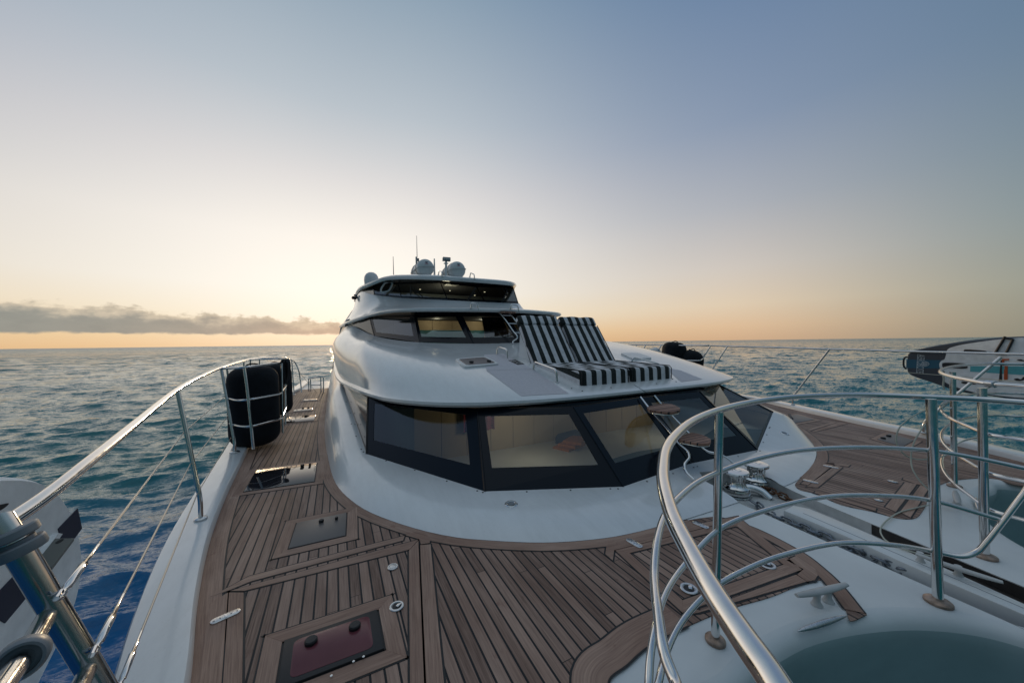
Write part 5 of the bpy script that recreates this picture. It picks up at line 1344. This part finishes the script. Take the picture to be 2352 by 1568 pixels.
# ---- grab rails
def grab(label, o, b, tt, r=.0145):
    pb_ = []
    for q in b:
        p, nr = hit(o, *q)
        pb_.append(UZ(q[0], q[1], 10.3) if p is None else p)
    tp = [UZ(q[0], q[1], depth(p)) for q, p in zip(tt, pb_)]
    t = thing('grab_rail', label, 'grab rail', (pb_[0]+pb_[1])/2, 'grab rails on the cabin tiers')
    tube_obj('bar', fillet([pb_[0], tp[0], tp[1], pb_[1]], .055, 7), r, STEEL, t, ns=12)
    for p in pb_: flange(t, p, r*2.0, MAT['brushed'], h=.006)
    return t
grab('small grab rail standing beside the roof hatch', roof, ((1141, 814), (1166, 823)), ((1143.5, 796), (1164, 802)))
grab('long grab rail along the left sunbed', roof, ((1225, 850), (1279.5, 877.5)), ((1227.5, 830.5), (1277, 849)), .016)
grab('long grab rail along the right sunbed', roof, ((1450, 833), (1519, 842)), ((1456, 820), (1510, 834)), .016)
grab('left grab rail on the brow under the bridge windows', upper, ((1081.5, 708), (1099, 713.5)), ((1083, 694.5), (1096.5, 698)))
grab('right grab rail on the brow above the upper ladder', upper, ((1172, 710), (1191.5, 715.5)), ((1174, 699), (1189.5, 702)))
grab('left grab rail on the top roof between the life rafts', toproof, ((1007, 631.5), (1016.5, 636)), ((1008.5, 621.5), (1014.5, 624)))
grab('right grab rail on the top roof beyond the life rafts', toproof, ((1079, 636.5), (1090, 641)), ((1081, 626.5), (1089, 630)))

# ---- roof fittings belonging to the yacht
def roof_patch(name, q, mat, offz=.003, n=14, parent=None, o=roof):
    V = []; ok = True
    for i in range(n+1):
        for j in range(n+1):
            u, v = i/n, j/n
            a = lerp2(q[0], q[1], u); b = lerp2(q[3], q[2], u); px = lerp2(a, b, v)
            p, nr = hit(o, *px)
            if p is None: return None
            V.append(p+nr*offz)
    F = [(i*(n+1)+j, (i+1)*(n+1)+j, (i+1)*(n+1)+j+1, i*(n+1)+j+1) for i in range(n) for j in range(n)]
    return mesh_obj(name, V, F, mat, parent or yacht)
def C12(*pts): return [c1200(*p) for p in pts]
roof_patch('nonskid_patch', C12((918, 808), (1172, 800), (1372, 934), (1110, 948)), MAT['nonskid'])
roof_patch('nonskid_patch', C12((905, 720), (1010, 715), (1170, 799), (918, 807)), MAT['nonskid'])
roof_patch('nonskid_patch', C12((1900, 790), (1985, 806), (2108, 855), (1990, 870)), MAT['nonskid'])
def raised_slab(name, q, h, mat, parent=None, n=8, o=roof, lift=0.0):
    P = []; Q = []
    for a, b in zip(q, q[1:]+q[:1]):
        for k in range(n):
            px = lerp2(a, b, k/n); p, nr = hit(o, *px)
            if p is None: return None
            P.append(p+nr*(lift-.004)); Q.append(p+nr*(lift+h))
    m_ = len(P); c = sum(Q)/m_
    Q2 = [c+(p-c)*.985 for p in Q]
    V = P+[p-(p-(c))*0-(np.array([0, 0, h*.25])) for p in Q]+Q2
    F = [(k, (k+1) % m_, m_+(k+1) % m_, m_+k) for k in range(m_)]+[(m_+k, m_+(k+1) % m_, 2*m_+(k+1) % m_, 2*m_+k) for k in range(m_)]+[tuple(2*m_+k for k in range(m_))]
    return mesh_obj(name, V, F, mat, parent or yacht, sharp=30)
def rnd_px(q, f=.18):
    out = []
    for k in range(4):
        p, a, b = q[k], q[k-1], q[(k+1) % 4]
        for t in np.linspace(0, 1, 4):
            s0 = lerp2(p, a, f); s1 = lerp2(p, b, f); out.append(((1-t)**2*s0[0]+2*t*(1-t)*p[0]+t*t*s1[0], (1-t)**2*s0[1]+2*t*(1-t)*p[1]+t*t*s1[1]))
    return out
qh = C12((742, 752), (912, 736), (988, 778), (795, 796))
rh = raised_slab('roof_hatch', rnd_px(qh, .12), .03, MAT['whiteplastic'], n=2)
cq = (sum(p[0] for p in qh)/4, sum(p[1] for p in qh)/4); qi = [(cq[0]+(p[0]-cq[0])*.84, cq[1]+(p[1]-cq[1])*.74) for p in qh]
if rh:
    raised_slab('hatch_lens', rnd_px(qi, .12), .036, MAT['hatchlens'], parent=rh, n=2)
    for q in C12((833, 776), (930, 770)):
        p, nr = hit(roof, *q); lathe_obj('hatch_knob', [(.03, .03), (.034, .04), (.034, .055), (.025, .062), (.001, .063)], p, MAT['rubber'], rh, axis=nr, ns=16)
qc = C12((1037, 752), (1078, 748), (1126, 772), (1090, 777))
ch = raised_slab('cup_holder', qc, .006, MAT['rubber'], n=3)
if ch:
    for q in C12((1065, 757), (1097, 769)):
        p, nr = hit(roof, *q); lathe_obj('cup_ring', [(.045, .006), (.05, .010), (.04, .011), (.038, .006)], p, MAT['brushed'], ch, axis=nr, ns=18)
qp = [c1800(*p) for p in ((1300, 490), (1460, 488), (1600, 535), (1420, 545))]
ph_ = raised_slab('roof_hatch', rnd_px(qp, .12), .03, MAT['whiteplastic'], n=2)
pts = []
for s in np.linspace(0, 1, 12):
    p, nr = hit(roof, *c1800(1432+(1565-1432)*s, 776+(858-776)*s))
    if p is not None: pts.append(p+nr*.002)
if len(pts) > 2: tube_obj('roof_seam', pts, .004, MAT['greyplastic'], yacht, ns=6)
for q in ((850, 808), (950, 832), (1215, 800), (1640, 764), (1788, 720), (1820, 745), (1765, 690)):
    p, nr = hit(roof, *c1800(*q))
    if p is not None: lathe_obj('snap_stud', [(.01, -.002), (.01, .004), (.005, .007), (.001, .0075)], p, MAT['rubber'], yacht, axis=nr, ns=8)

# ---- ladders
def ladder(label, railsL, railsR, steps, rungs, base):
    t = thing('ladder', label, 'ladder', base, 'boarding ladders on the cabin front')
    for q in (railsL, railsR): tube_obj('side_rail', spline([UZ(*p) for p in q], 8), .0145, MAT['chrome'], t, ns=12)
    for out, z, th in steps:
        P = spline([U(*p, z) for p in out], 6, closed=True)[:, :2]
        v, f = prism_geo(P, z-th, z, .006); c0_ = v.mean(0)
        o = mesh_obj('step', v, f, MAT['wetboard'], t, uvs=np.stack([(v[:, 1])*.9, v[:, 0]], 1), sharp=30)
        v, f = prism_geo(P.mean(0)+(P-P.mean(0))*.97, z-th-.014, z-th-.002, .004); mesh_obj('step_tray', v, f, MAT['chrome'], o, sharp=30)
    for a, b in rungs: tube_obj('rung', [UZ(*a), UZ(*b)], .012, MAT['chrome'], t, ns=8)
Lz = [4.58, 4.45, 4.12, 3.97, 3.87, 3.82, 3.76, 3.70, 3.62]
rl_ = [(*c2350(*p), z) for p, z in zip(((140, 185), (225, 295), (430, 530), (530, 655), (620, 740), (632, 795), (587, 865), (605, 945), (682, 1022)), Lz)]
Rz = [4.72, 4.6, 4.35, 4.24, 4.18, 4.14, 4.1, 4.05]
rr_l = [(*c2350(*p), z) for p, z in zip(((280, 170), (400, 315), (640, 560), (755, 690), (825, 738), (910, 758), (1010, 800), (1085, 862)), Rz)]
s1_ = [c2350(*p) for p in ((208, 285), (280, 262), (360, 248), (450, 254), (530, 285), (543, 303), (510, 325), (430, 336), (320, 326), (240, 312))]
s2_ = [c2350(*p) for p in ((512, 598), (590, 562), (660, 543), (760, 562), (840, 600), (855, 620), (825, 650), (730, 652), (620, 632), (550, 618))]
ladder('lower stainless ladder with two teak steps in front of the forward windows', rl_, rr_l, [(s1_, .735, .03), (s2_, .43, .03)], [], U(1600, 1095, .1))
rl_ = [(*c1280(*p), z) for p, z in zip(((1912, 1000), (1960, 1045), (2030, 1135), (2112, 1255), (2150, 1300), (2155, 1330), (2100, 1375), (2106, 1402)), (8.08, 8.05, 7.98, 7.88, 7.82, 7.8, 7.76, 7.72))]
rr_l = [(*c1280(*p), z) for p, z in zip(((2030, 1000), (2080, 1050), (2140, 1130), (2220, 1255), (2255, 1300), (2260, 1330), (2210, 1375), (2215, 1402)), (8.2, 8.17, 8.1, 8.0, 7.94, 7.92, 7.88, 7.84))]
zst = UZ(*c1280(2030, 1018), 8.05)[2]
st1 = [c1280(*p) for p in ((1940, 1019), (2030, 1013), (2115, 1018), (2118, 1024), (2030, 1026), (1945, 1024))]
ladder('upper stainless ladder leading over the pilothouse windows behind the sunbeds', rl_, rr_l, [], [((*c1280(2032, 1150), 7.97), (*c1280(2145, 1155), 8.09)), ((*c1280(2115, 1262), 7.88), (*c1280(2222, 1268), 8.0)), ((*c1280(1965, 1050), 8.04), (*c1280(2085, 1055), 8.16))], U(1185, 790, 1.5))
upl = [o for o in bpy.data.objects if o.name.startswith('ladder') and o.type == 'EMPTY'][-1]
p_ = UZ(*c1280(2030, 1018), 8.08); v, f = box_geo((p_[0], p_[1], p_[2]-.02), .36, .2, .035, bev=.01); mesh_obj('step', v, f, MAT['wetboard'], upl, uvs=v[:, :2])

# ---- top roof equipment
def life_raft(label, u, v, Z, r=.262):
    c = UZ(u, v, Z); t = thing('life_raft', label, 'life raft', c-V3(0, -.5, r), 'life raft canisters on the top roof')
    ax = np.array([-.03, 1.0, -.02]); prof = []
    for q in np.linspace(0, math.pi/2, 9): prof.append((r*math.sin(q)**.8, .13-.13*math.cos(q)))
    for h in (.3, .32, .34, .6, .62, .64, .9): prof.append((r*(1.0 if h not in (.32, .62) else 1.03), h))
    for q in np.linspace(math.pi/2, 0, 7): prof.append((r*math.sin(q)**.8, .95+.13*math.cos(q)))
    V, F = lathe_geo(prof, c, ax, 36); mesh_obj('shell', V, F, MAT['whiteplastic'], t, sharp=50)
    # joint flange round the canister
    a = ax/np.linalg.norm(ax); s = np.cross(a, [0, 0, 1]); s /= np.linalg.norm(s); s = s+V3(0, 0, .12); P = []
    for q in np.linspace(0, 2*math.pi, 41)[:-1]:
        e = .35; P.append(c+a*.54+s*(r+.012)*abs(math.cos(q))**e*np.sign(math.cos(q))+a*.555*abs(math.sin(q))**e*np.sign(math.sin(q)))
    tube_obj('joint_flange', P, .014, MAT['dirtywhite'], t, ns=6, closed=True)
    for h in (.3, .78):
        x, y, _ = frame_of(a); tube_obj('strap', [c+a*h+(x*math.cos(q)+y*math.sin(q))*(r+.006) for q in np.linspace(0, 2*math.pi, 25)[:-1]], .008, MAT['rusty'], t, ns=5, closed=True)
    v_, f_ = box_geo(c+a*.5-V3(0, 0, r+.12), .42, .8, .16, bev=.01); mesh_obj('cradle', v_, f_, MAT['dirtywhite'], t)
    # emblem: dark winged mark over a pinkish panel
    f0 = c-a*.004; xx = np.array([1.0, .03, 0])
    def mark(name, pts, mat, o=.0): return mesh_obj(name, [c+xx*px+V3(0, -.012-o, 0)*1+V3(0, .08*((px**2+pz**2)/r**2), pz) for px, pz in pts], [tuple(range(len(pts)))], MAT[mat], t, smooth=False)
    mark('emblem', [(-.055, .165), (-.03, .13), (0, .118), (.03, .13), (.055, .165), (.03, .152), (.012, .160), (0, .148), (-.012, .160), (-.03, .152)], 'navy')
    mark('print_panel', [(-.045, .085), (.045, .085), (.045, .108), (-.045, .108)], 'lifejunk')
    return t
life_raft('left white life raft canister on the top roof beside the antennas', 980, 612.5, 10.5)
life_raft('right white life raft canister on the top roof beside the light post', 1054, 617.5, 10.5, .255)
def antenna(label, a, b, Z, r, base=None, name='antenna'):
    p0, p1 = UZ(*a, Z), UZ(*b, Z); t = thing(name, label, 'antenna', p1)
    tube_obj('whip', [p1, p0], np.array([r, r*.55]), MAT['whiteplastic'] if r > .02 else MAT['greyplastic'], t, ns=8)
    if base: tube_obj('mount', [UZ(*base[1], Z), UZ(*base[0], Z)], base[2], MAT['dirtywhite'], t, ns=10)
    return t
antenna('tall whip antenna left of the life rafts', (957, 541.5), (958, 591), 10.9, .011, ((956.2, 590), (957.3, 625), .028))
antenna('short whip antenna at the left of the top roof', (903, 589), (904, 631), 11.0, .013)
antenna('short white stub antenna behind the left life raft', (997.5, 594), (998, 632), 11.4, .035)
p = UZ(959.6, 597, 10.85); v, f = box_geo(p-V3(0, 0, .04), .07, .07, .09, bev=.01); 
o = mesh_obj('wind_sensor', v, f, MAT['greyplastic'], None, label='small grey sensor box on a stub beside the tall antenna', cat='sensor')
mp = thing('light_post', 'white post with a clear lamp box standing between the life rafts', 'light', UZ(1024, 634, 10.2))
tube_obj('pole', [UZ(1024, 634, 10.2), UZ(1024.6, 600, 10.2)], .032, MAT['whiteplastic'], mp, ns=12)
lathe_obj('collar', [(.035, 0), (.07, .005), (.07, .02), (.035, .025)], UZ(1024.4, 606, 10.2), MAT['whiteplastic'], mp, ns=16)
pc = UZ(1025.5, 599.5, 10.2); v, f = box_geo(pc, .22, .12, .105, rot=-.1, bev=.012); lb = mesh_obj('lamp_box', v, f, MAT['greyplastic'], mp)
for k in range(4):
    lathe_obj('lamp_lens', [(.02, 0), (.022, .005), (.001, .008)], pc+V3(-.075+.05*k, -.062, .055), MAT['whiteplastic'], lb, axis=(0, -1, 0), ns=10)
c_ = UZ(853, 641, 12.6)
lathe_obj('radar_dome', [(.20, -.28), (.235, -.2), (.25, -.05), (.235, .08), (.18, .18), (.1, .235), (.001, .255)], c_, MAT['whiteplastic'], None, ns=28, label='round white antenna dome at the left edge of the top roof', cat='dome')
t = thing('security_camera', 'small dark camera on a bracket at the left side of the bridge', 'camera', UZ(818, 684, 12.5))
tube_obj('bracket', [UZ(823, 686, 12.6), UZ(819, 681, 12.5), UZ(818, 677, 12.5)], .03, MAT['greyplastic'], t, ns=8)
lathe_obj('camera_body', [(.045, -.12), (.06, -.1), (.06, .08), (.045, .1)], UZ(814, 684, 12.5), MAT['rubber'], t, axis=(.5, 1, .1), ns=14)
v, f = box_geo(UZ(817, 677.5, 12.5)-V3(0, 0, .03), .12, .1, .05, bev=.01); mesh_obj('lamp_head', v, f, MAT['greyplastic'], t)
# opening portlight in the left bridge pane, wipers, side scoop: parts of the yacht
P = [UZ(*c1280(*q), 10.72) for q in ((540, 655), (610, 645), (624, 665), (600, 725), (575, 755), (495, 768), (485, 745), (510, 690))]
tube_obj('portlight_frame', spline(P, 6, closed=True), .028, MAT['whiteplastic'], yacht, ns=8, closed=True)
for segs, Z in (([((852, 695), (848, 812)), ((870, 700), (1012, 842)), ((858, 750), (990, 850)), ((1000, 830), (1040, 852))], 9.75), ([((1650, 712), (1545, 868)), ((1640, 772), (1555, 872))], 9.8), ([((2035, 755), (1965, 885)), ((2010, 800), (1985, 880))], 10.15)):
    P = [[UZ(*c1280(*q), Z) for q in s_] for s_ in segs]
    o = tube_obj('wiper', P[0], .016, MAT['rubber'], yacht, ns=6)
    for q in P[1:]: tube_obj('wiper_arm', q, .013, MAT['rubber'], o, ns=6)
P = [UZ(*c1280(*q), 11.2) for q in ((38, 1198), (62, 1112), (112, 1092), (92, 1168))]
o = mesh_obj('side_light_recess', P, [(0, 1, 2, 3)], MAT['rubber'], yacht, smooth=False); tube_obj('recess_trim', spline(P, 1, closed=True), .014, MAT['chrome'], o, ns=6, closed=True)
# arch opening low in the aft wing: flat dark panel for its shadow
P = [UZ(*q, 12.9) for q in ((764, 874), (763.5, 845), (766, 826), (771, 820), (776, 821), (778, 834), (774, 852))]
mesh_obj('wing_opening_shade', P, [tuple(range(len(P)))], MAT['darkroom'], yacht, smooth=False)

# ---- paddleboards lashed outside the rails
class Plane:
    def __init__(s, p, d, tilt=0.0):
        s.p = np.array(p, float); s.d = np.array([d[0], d[1], 0.0]); s.d /= np.linalg.norm(s.d); s.up = np.array([0, 0, 1.0])
        s.n = np.cross(s.d, s.up)
        if np.dot(s.n, EYE-s.p) < 0: s.n = -s.n
    def at(s, u, v, o=0.0):
        d = ray(u, v); q = s.p+s.n*o; t = np.dot(q-EYE, s.n)/np.dot(d, s.n); return EYE+d*t
def slab_on(pl_, name, outline, mat, parent, o0, o1, smooth_=True, rim=0.0):
    P = [pl_.at(*q) for q in outline]
    if smooth_: P = list(spline(P, 5, closed=True))
    c = sum(P)/len(P); n = len(P); rings = []
    if rim:
        for q in np.linspace(0, 1, 7):
            a = math.pi*q; rings.append([p+(c-p)/np.linalg.norm(c-p)*rim*(1-math.sin(a)**.7)+pl_.n*(o0+(o1-o0)*q) for p in P])
    else: rings = [[p+pl_.n*o0 for p in P], [p+pl_.n*o1 for p in P]]
    V = [v for r_ in rings for v in r_]; F = []
    for a in range(len(rings)-1):
        for k in range(n): F.append((a*n+k, a*n+(k+1) % n, (a+1)*n+(k+1) % n, (a+1)*n+k))
    F.append(tuple((len(rings)-1)*n+k for k in range(n))); F.append(tuple(range(n))[::-1])
    ob = mesh_obj(name, V, F, mat, parent, sharp=40)
    bm = bmesh.new(); bm.from_mesh(ob.data); bmesh.ops.recalc_face_normals(bm, faces=bm.faces); big = [f for f in bm.faces if len(f.verts) > 4]; bmesh.ops.triangulate(bm, faces=big); bm.to_mesh(ob.data); bm.free()
    return ob
pl_ = Plane((8.78, 2.3, 0), (-.19, -.98))
pbt = thing('paddleboard', 'dark grey and white inflatable paddleboard with teal stripe lashed outside the port rail', 'paddleboard', pl_.at(2230, 930))
C = c3012
outl = [C(*q) for q in ((1082, 480), (1074, 380), (1090, 278), (1300, 216), (1500, 180), (1700, 150), (1900, 130), (2050, 119), (2271, 110), (2700, 96), (3100, 120), (3500, 300), (3600, 480), (3400, 700), (3000, 800), (2500, 790), (2271, 770), (1850, 708), (1650, 682), (1500, 642), (1300, 572), (1150, 522))]
slab_on(pl_, 'hull', outl, MAT['boardgrey'], pbt, -.13, 0.0, rim=.03)
padp = [C(*q) for q in ((1462, 535), (1470, 470), (1436, 450), (1418, 425), (1416, 385), (1435, 358), (1466, 342), (1480, 305), (1500, 242), (1600, 205), (1800, 170), (2000, 144), (2271, 122), (2700, 110), (3050, 140), (3380, 310), (3430, 480), (3300, 650), (2900, 740), (2271, 735), (1850, 690), (1700, 660), (1500, 590), (1470, 570))]
slab_on(pl_, 'deck_pad', padp, MAT['boardwhite'], pbt, -.001, .005)
slab_on(pl_, 'blue_band', [C(*q) for q in ((1079, 345), (1428, 352), (1412, 385), (1416, 436), (1078, 432))], MAT['boardblue'], pbt, -.001, .002, smooth_=False)
slab_on(pl_, 'teal_band', [C(*q) for q in ((1730, 412), (3000, 420), (3000, 520), (2271, 502), (1728, 468))], MAT['boardteal'], pbt, .004, .008, smooth_=False)
for q in (((1666, 240), (1896, 256), (1896, 292), (1666, 277)), ((1446, 374), (1702, 384), (1702, 440), (1446, 428)), ((1642, 566), (1790, 578), (1790, 598), (1642, 588))):
    slab_on(pl_, 'grip_handle', rnd_px([C(*p) for p in q], .25), MAT['rubber'], pbt, .004, .014, smooth_=False)
for q in (((2052, 338), (2124, 338), (2124, 352), (2076, 355), (2072, 405), (2054, 405)), ((2078, 410), (2110, 410), (2110, 550), (2072, 550), (2072, 445), (2080, 445))):
    slab_on(pl_, 'orange_print', [C(*p) for p in q], MAT['orangeprint'], pbt, .008, .012, smooth_=False)
slab_on(pl_, 'dark_print', [C(*p) for p in ((2040, 350), (2052, 350), (2052, 560), (2020, 562))], MAT['rubber'], pbt, .008, .011, smooth_=False)
for q in (((2200, 350), (2240, 342), (2271, 352), (2300, 345), (2271, 362), (2230, 360)), ((2170, 545), (2210, 535), (2240, 545), (2271, 520), (2300, 540), (2250, 560), (2200, 560))):
    slab_on(pl_, 'scroll_print', [C(*p) for p in q], MAT['rubber'], pbt, .005, .0075)
for a, b in (((2080, 112), (1978, 282)), ((2160, 138), (2085, 292)), ((2085, 128), (2160, 142)), ((1975, 282), (2095, 294))):
    tube_obj('lashing', [pl_.at(*C(*a), .02), pl_.at(*C(*b), .02)], .014, MAT['rubber'], pbt, ns=7)
hp_ = [pl_.at(*C(*q), -.06) for q in ((1086, 318), (1060, 330), (1050, 370), (1056, 420), (1078, 442))]
tube_obj('tail_handle', spline(hp_, 6), .013, MAT['rubber'], pbt, ns=8)
lt = [pl_.at(*C(*q), .05) for q in ((1452, 505), (1458, 540), (1452, 600), (1462, 650))]
tube_obj('leash_toggle', spline(lt, 5), .012, MAT['rope'], pbt, ns=7)
def text_on(pl_, body, p_start, p_end, h, mat, parent, name, o=.004):
    cu = bpy.data.curves.new(name, 'FONT'); cu.body = body; cu.size = 1.0; tmp = bpy.data.objects.new(name+'_src', cu); col.objects.link(tmp)
    me = bpy.data.meshes.new_from_object(tmp.evaluated_get(bpy.context.evaluated_depsgraph_get())); col.objects.unlink(tmp); bpy.data.objects.remove(tmp); bpy.data.curves.remove(cu)
    v = np.array([q.co[:] for q in me.vertices]); f = [tuple(p.vertices) for p in me.polygons]; bpy.data.meshes.remove(me)
    v[:, 0] -= v[:, 0].min(); w = v[:, 0].max(); v[:, 1] -= v[:, 1].min(); hh = v[:, 1].max()
    A, B_ = pl_.at(*p_start, o), pl_.at(*p_end, o); d = B_-A; l = np.linalg.norm(d); d /= l; q = np.cross(pl_.n, d)
    V = [A+d*(x/w*l)+q*(y/hh*h) for x, y, _ in v]
    return mesh_obj(name, V, f, mat, parent, smooth=False)
text_on(pl_, 'AEROBOTE', C(1195, 292), C(1180, 478), .085, MAT['logo'], pbt, 'lettering')
slab_on(pl_, 'lettering_line', [C(*q) for q in ((1192, 292), (1196, 292), (1184, 476), (1180, 476))], MAT['logo'], pbt, .001, .004, smooth_=False)
em = [C(*q) for q in ((1232, 390), (1245, 372), (1270, 366), (1295, 374), (1312, 391), (1292, 408), (1268, 413), (1243, 407))]
eo = tube_obj('emblem', [pl_.at(*q, .004) for q in em], .006, MAT['logo'], pbt, ns=5, closed=True)
for a, b in (((1258, 375), (1256, 405)), ((1282, 375), (1280, 406)), ((1246, 390), (1300, 391)), ((1270, 372), (1268, 410))): tube_obj('emblem_bar', [pl_.at(*C(*a), .004), pl_.at(*C(*b), .004)], .0045, MAT['logo'], eo, ns=5)

pl2 = Plane((-1.22, 2.6, 0), (.06, -.998))
pb2 = thing('paddleboard', 'white paddleboard with navy squares and a grey fin lashed outside the starboard bow rail', 'paddleboard', pl2.at(90, 1500))
outl = [(0, 1089), (60, 1090), (108, 1103), (148, 1138), (176, 1190), (190, 1250), (192, 1305), (181, 1370), (160, 1432), (128, 1500), (95, 1568), (60, 1640), (0, 1740), (-100, 1880), (-250, 1950), (-420, 1900), (-520, 1700), (-520, 1300), (-420, 1120), (-200, 1086)]
slab_on(pl2, 'hull', outl, MAT['boardwhite'], pb2, -.13, 0.0, rim=.025)
slab_on(pl2, 'navy_square', [(177, 1167), (187, 1213), (170, 1236), (139, 1238.5), (132, 1214)], MAT['navy'], pb2, -.001, .003, smooth_=False)
slab_on(pl2, 'navy_square', [(-12, 1366), (27, 1325), (60.6, 1370), (10, 1430.5), (-8, 1420)], MAT['navy'], pb2, -.001, .003, smooth_=False)
tube_obj('rail_line', [pl2.at(*q, -.03) for q in ((-200, 1100), (0, 1102), (55, 1104), (95, 1114))], .004, MAT['greyplastic'], pb2, ns=5)
slab_on(pl2, 'fin_box', [(70, 1290), (120, 1226), (130, 1228), (80, 1296)], MAT['boardwhite'], pb2, -.001, .02, smooth_=False)
fa = [pl2.at(78, 1292, .015), pl2.at(124, 1236, .015), pl2.at(170, 1235, .10), pl2.at(120, 1301, .10)]
th_ = V3(0, 0, -.012)
fin = mesh_obj('fin', fa+[p+th_ for p in fa], [(0, 1, 2, 3), (7, 6, 5, 4), (0, 4, 5, 1), (1, 5, 6, 2), (2, 6, 7, 3), (3, 7, 4, 0)], MAT['greyfin'], pb2, smooth=False)
hc = fa[1]*.6+fa[2]*.4+(fa[0]-fa[1])*.13; nx = np.cross(fa[1]-fa[0], fa[2]-fa[1]); nx /= np.linalg.norm(nx); nx = nx if np.dot(nx, EYE-hc) > 0 else -nx
lathe_obj('fin_hole', [(.013, 0), (.013, .0012), (.001, .0012)], hc, MAT['rubber'], fin, axis=nx, ns=16)
slab_on(pl2, 'deck_slot', [(-20, 1165), (2, 1158), (18, 1156), (8, 1166), (-15, 1176)], MAT['rubber'], pb2, -.001, .003)
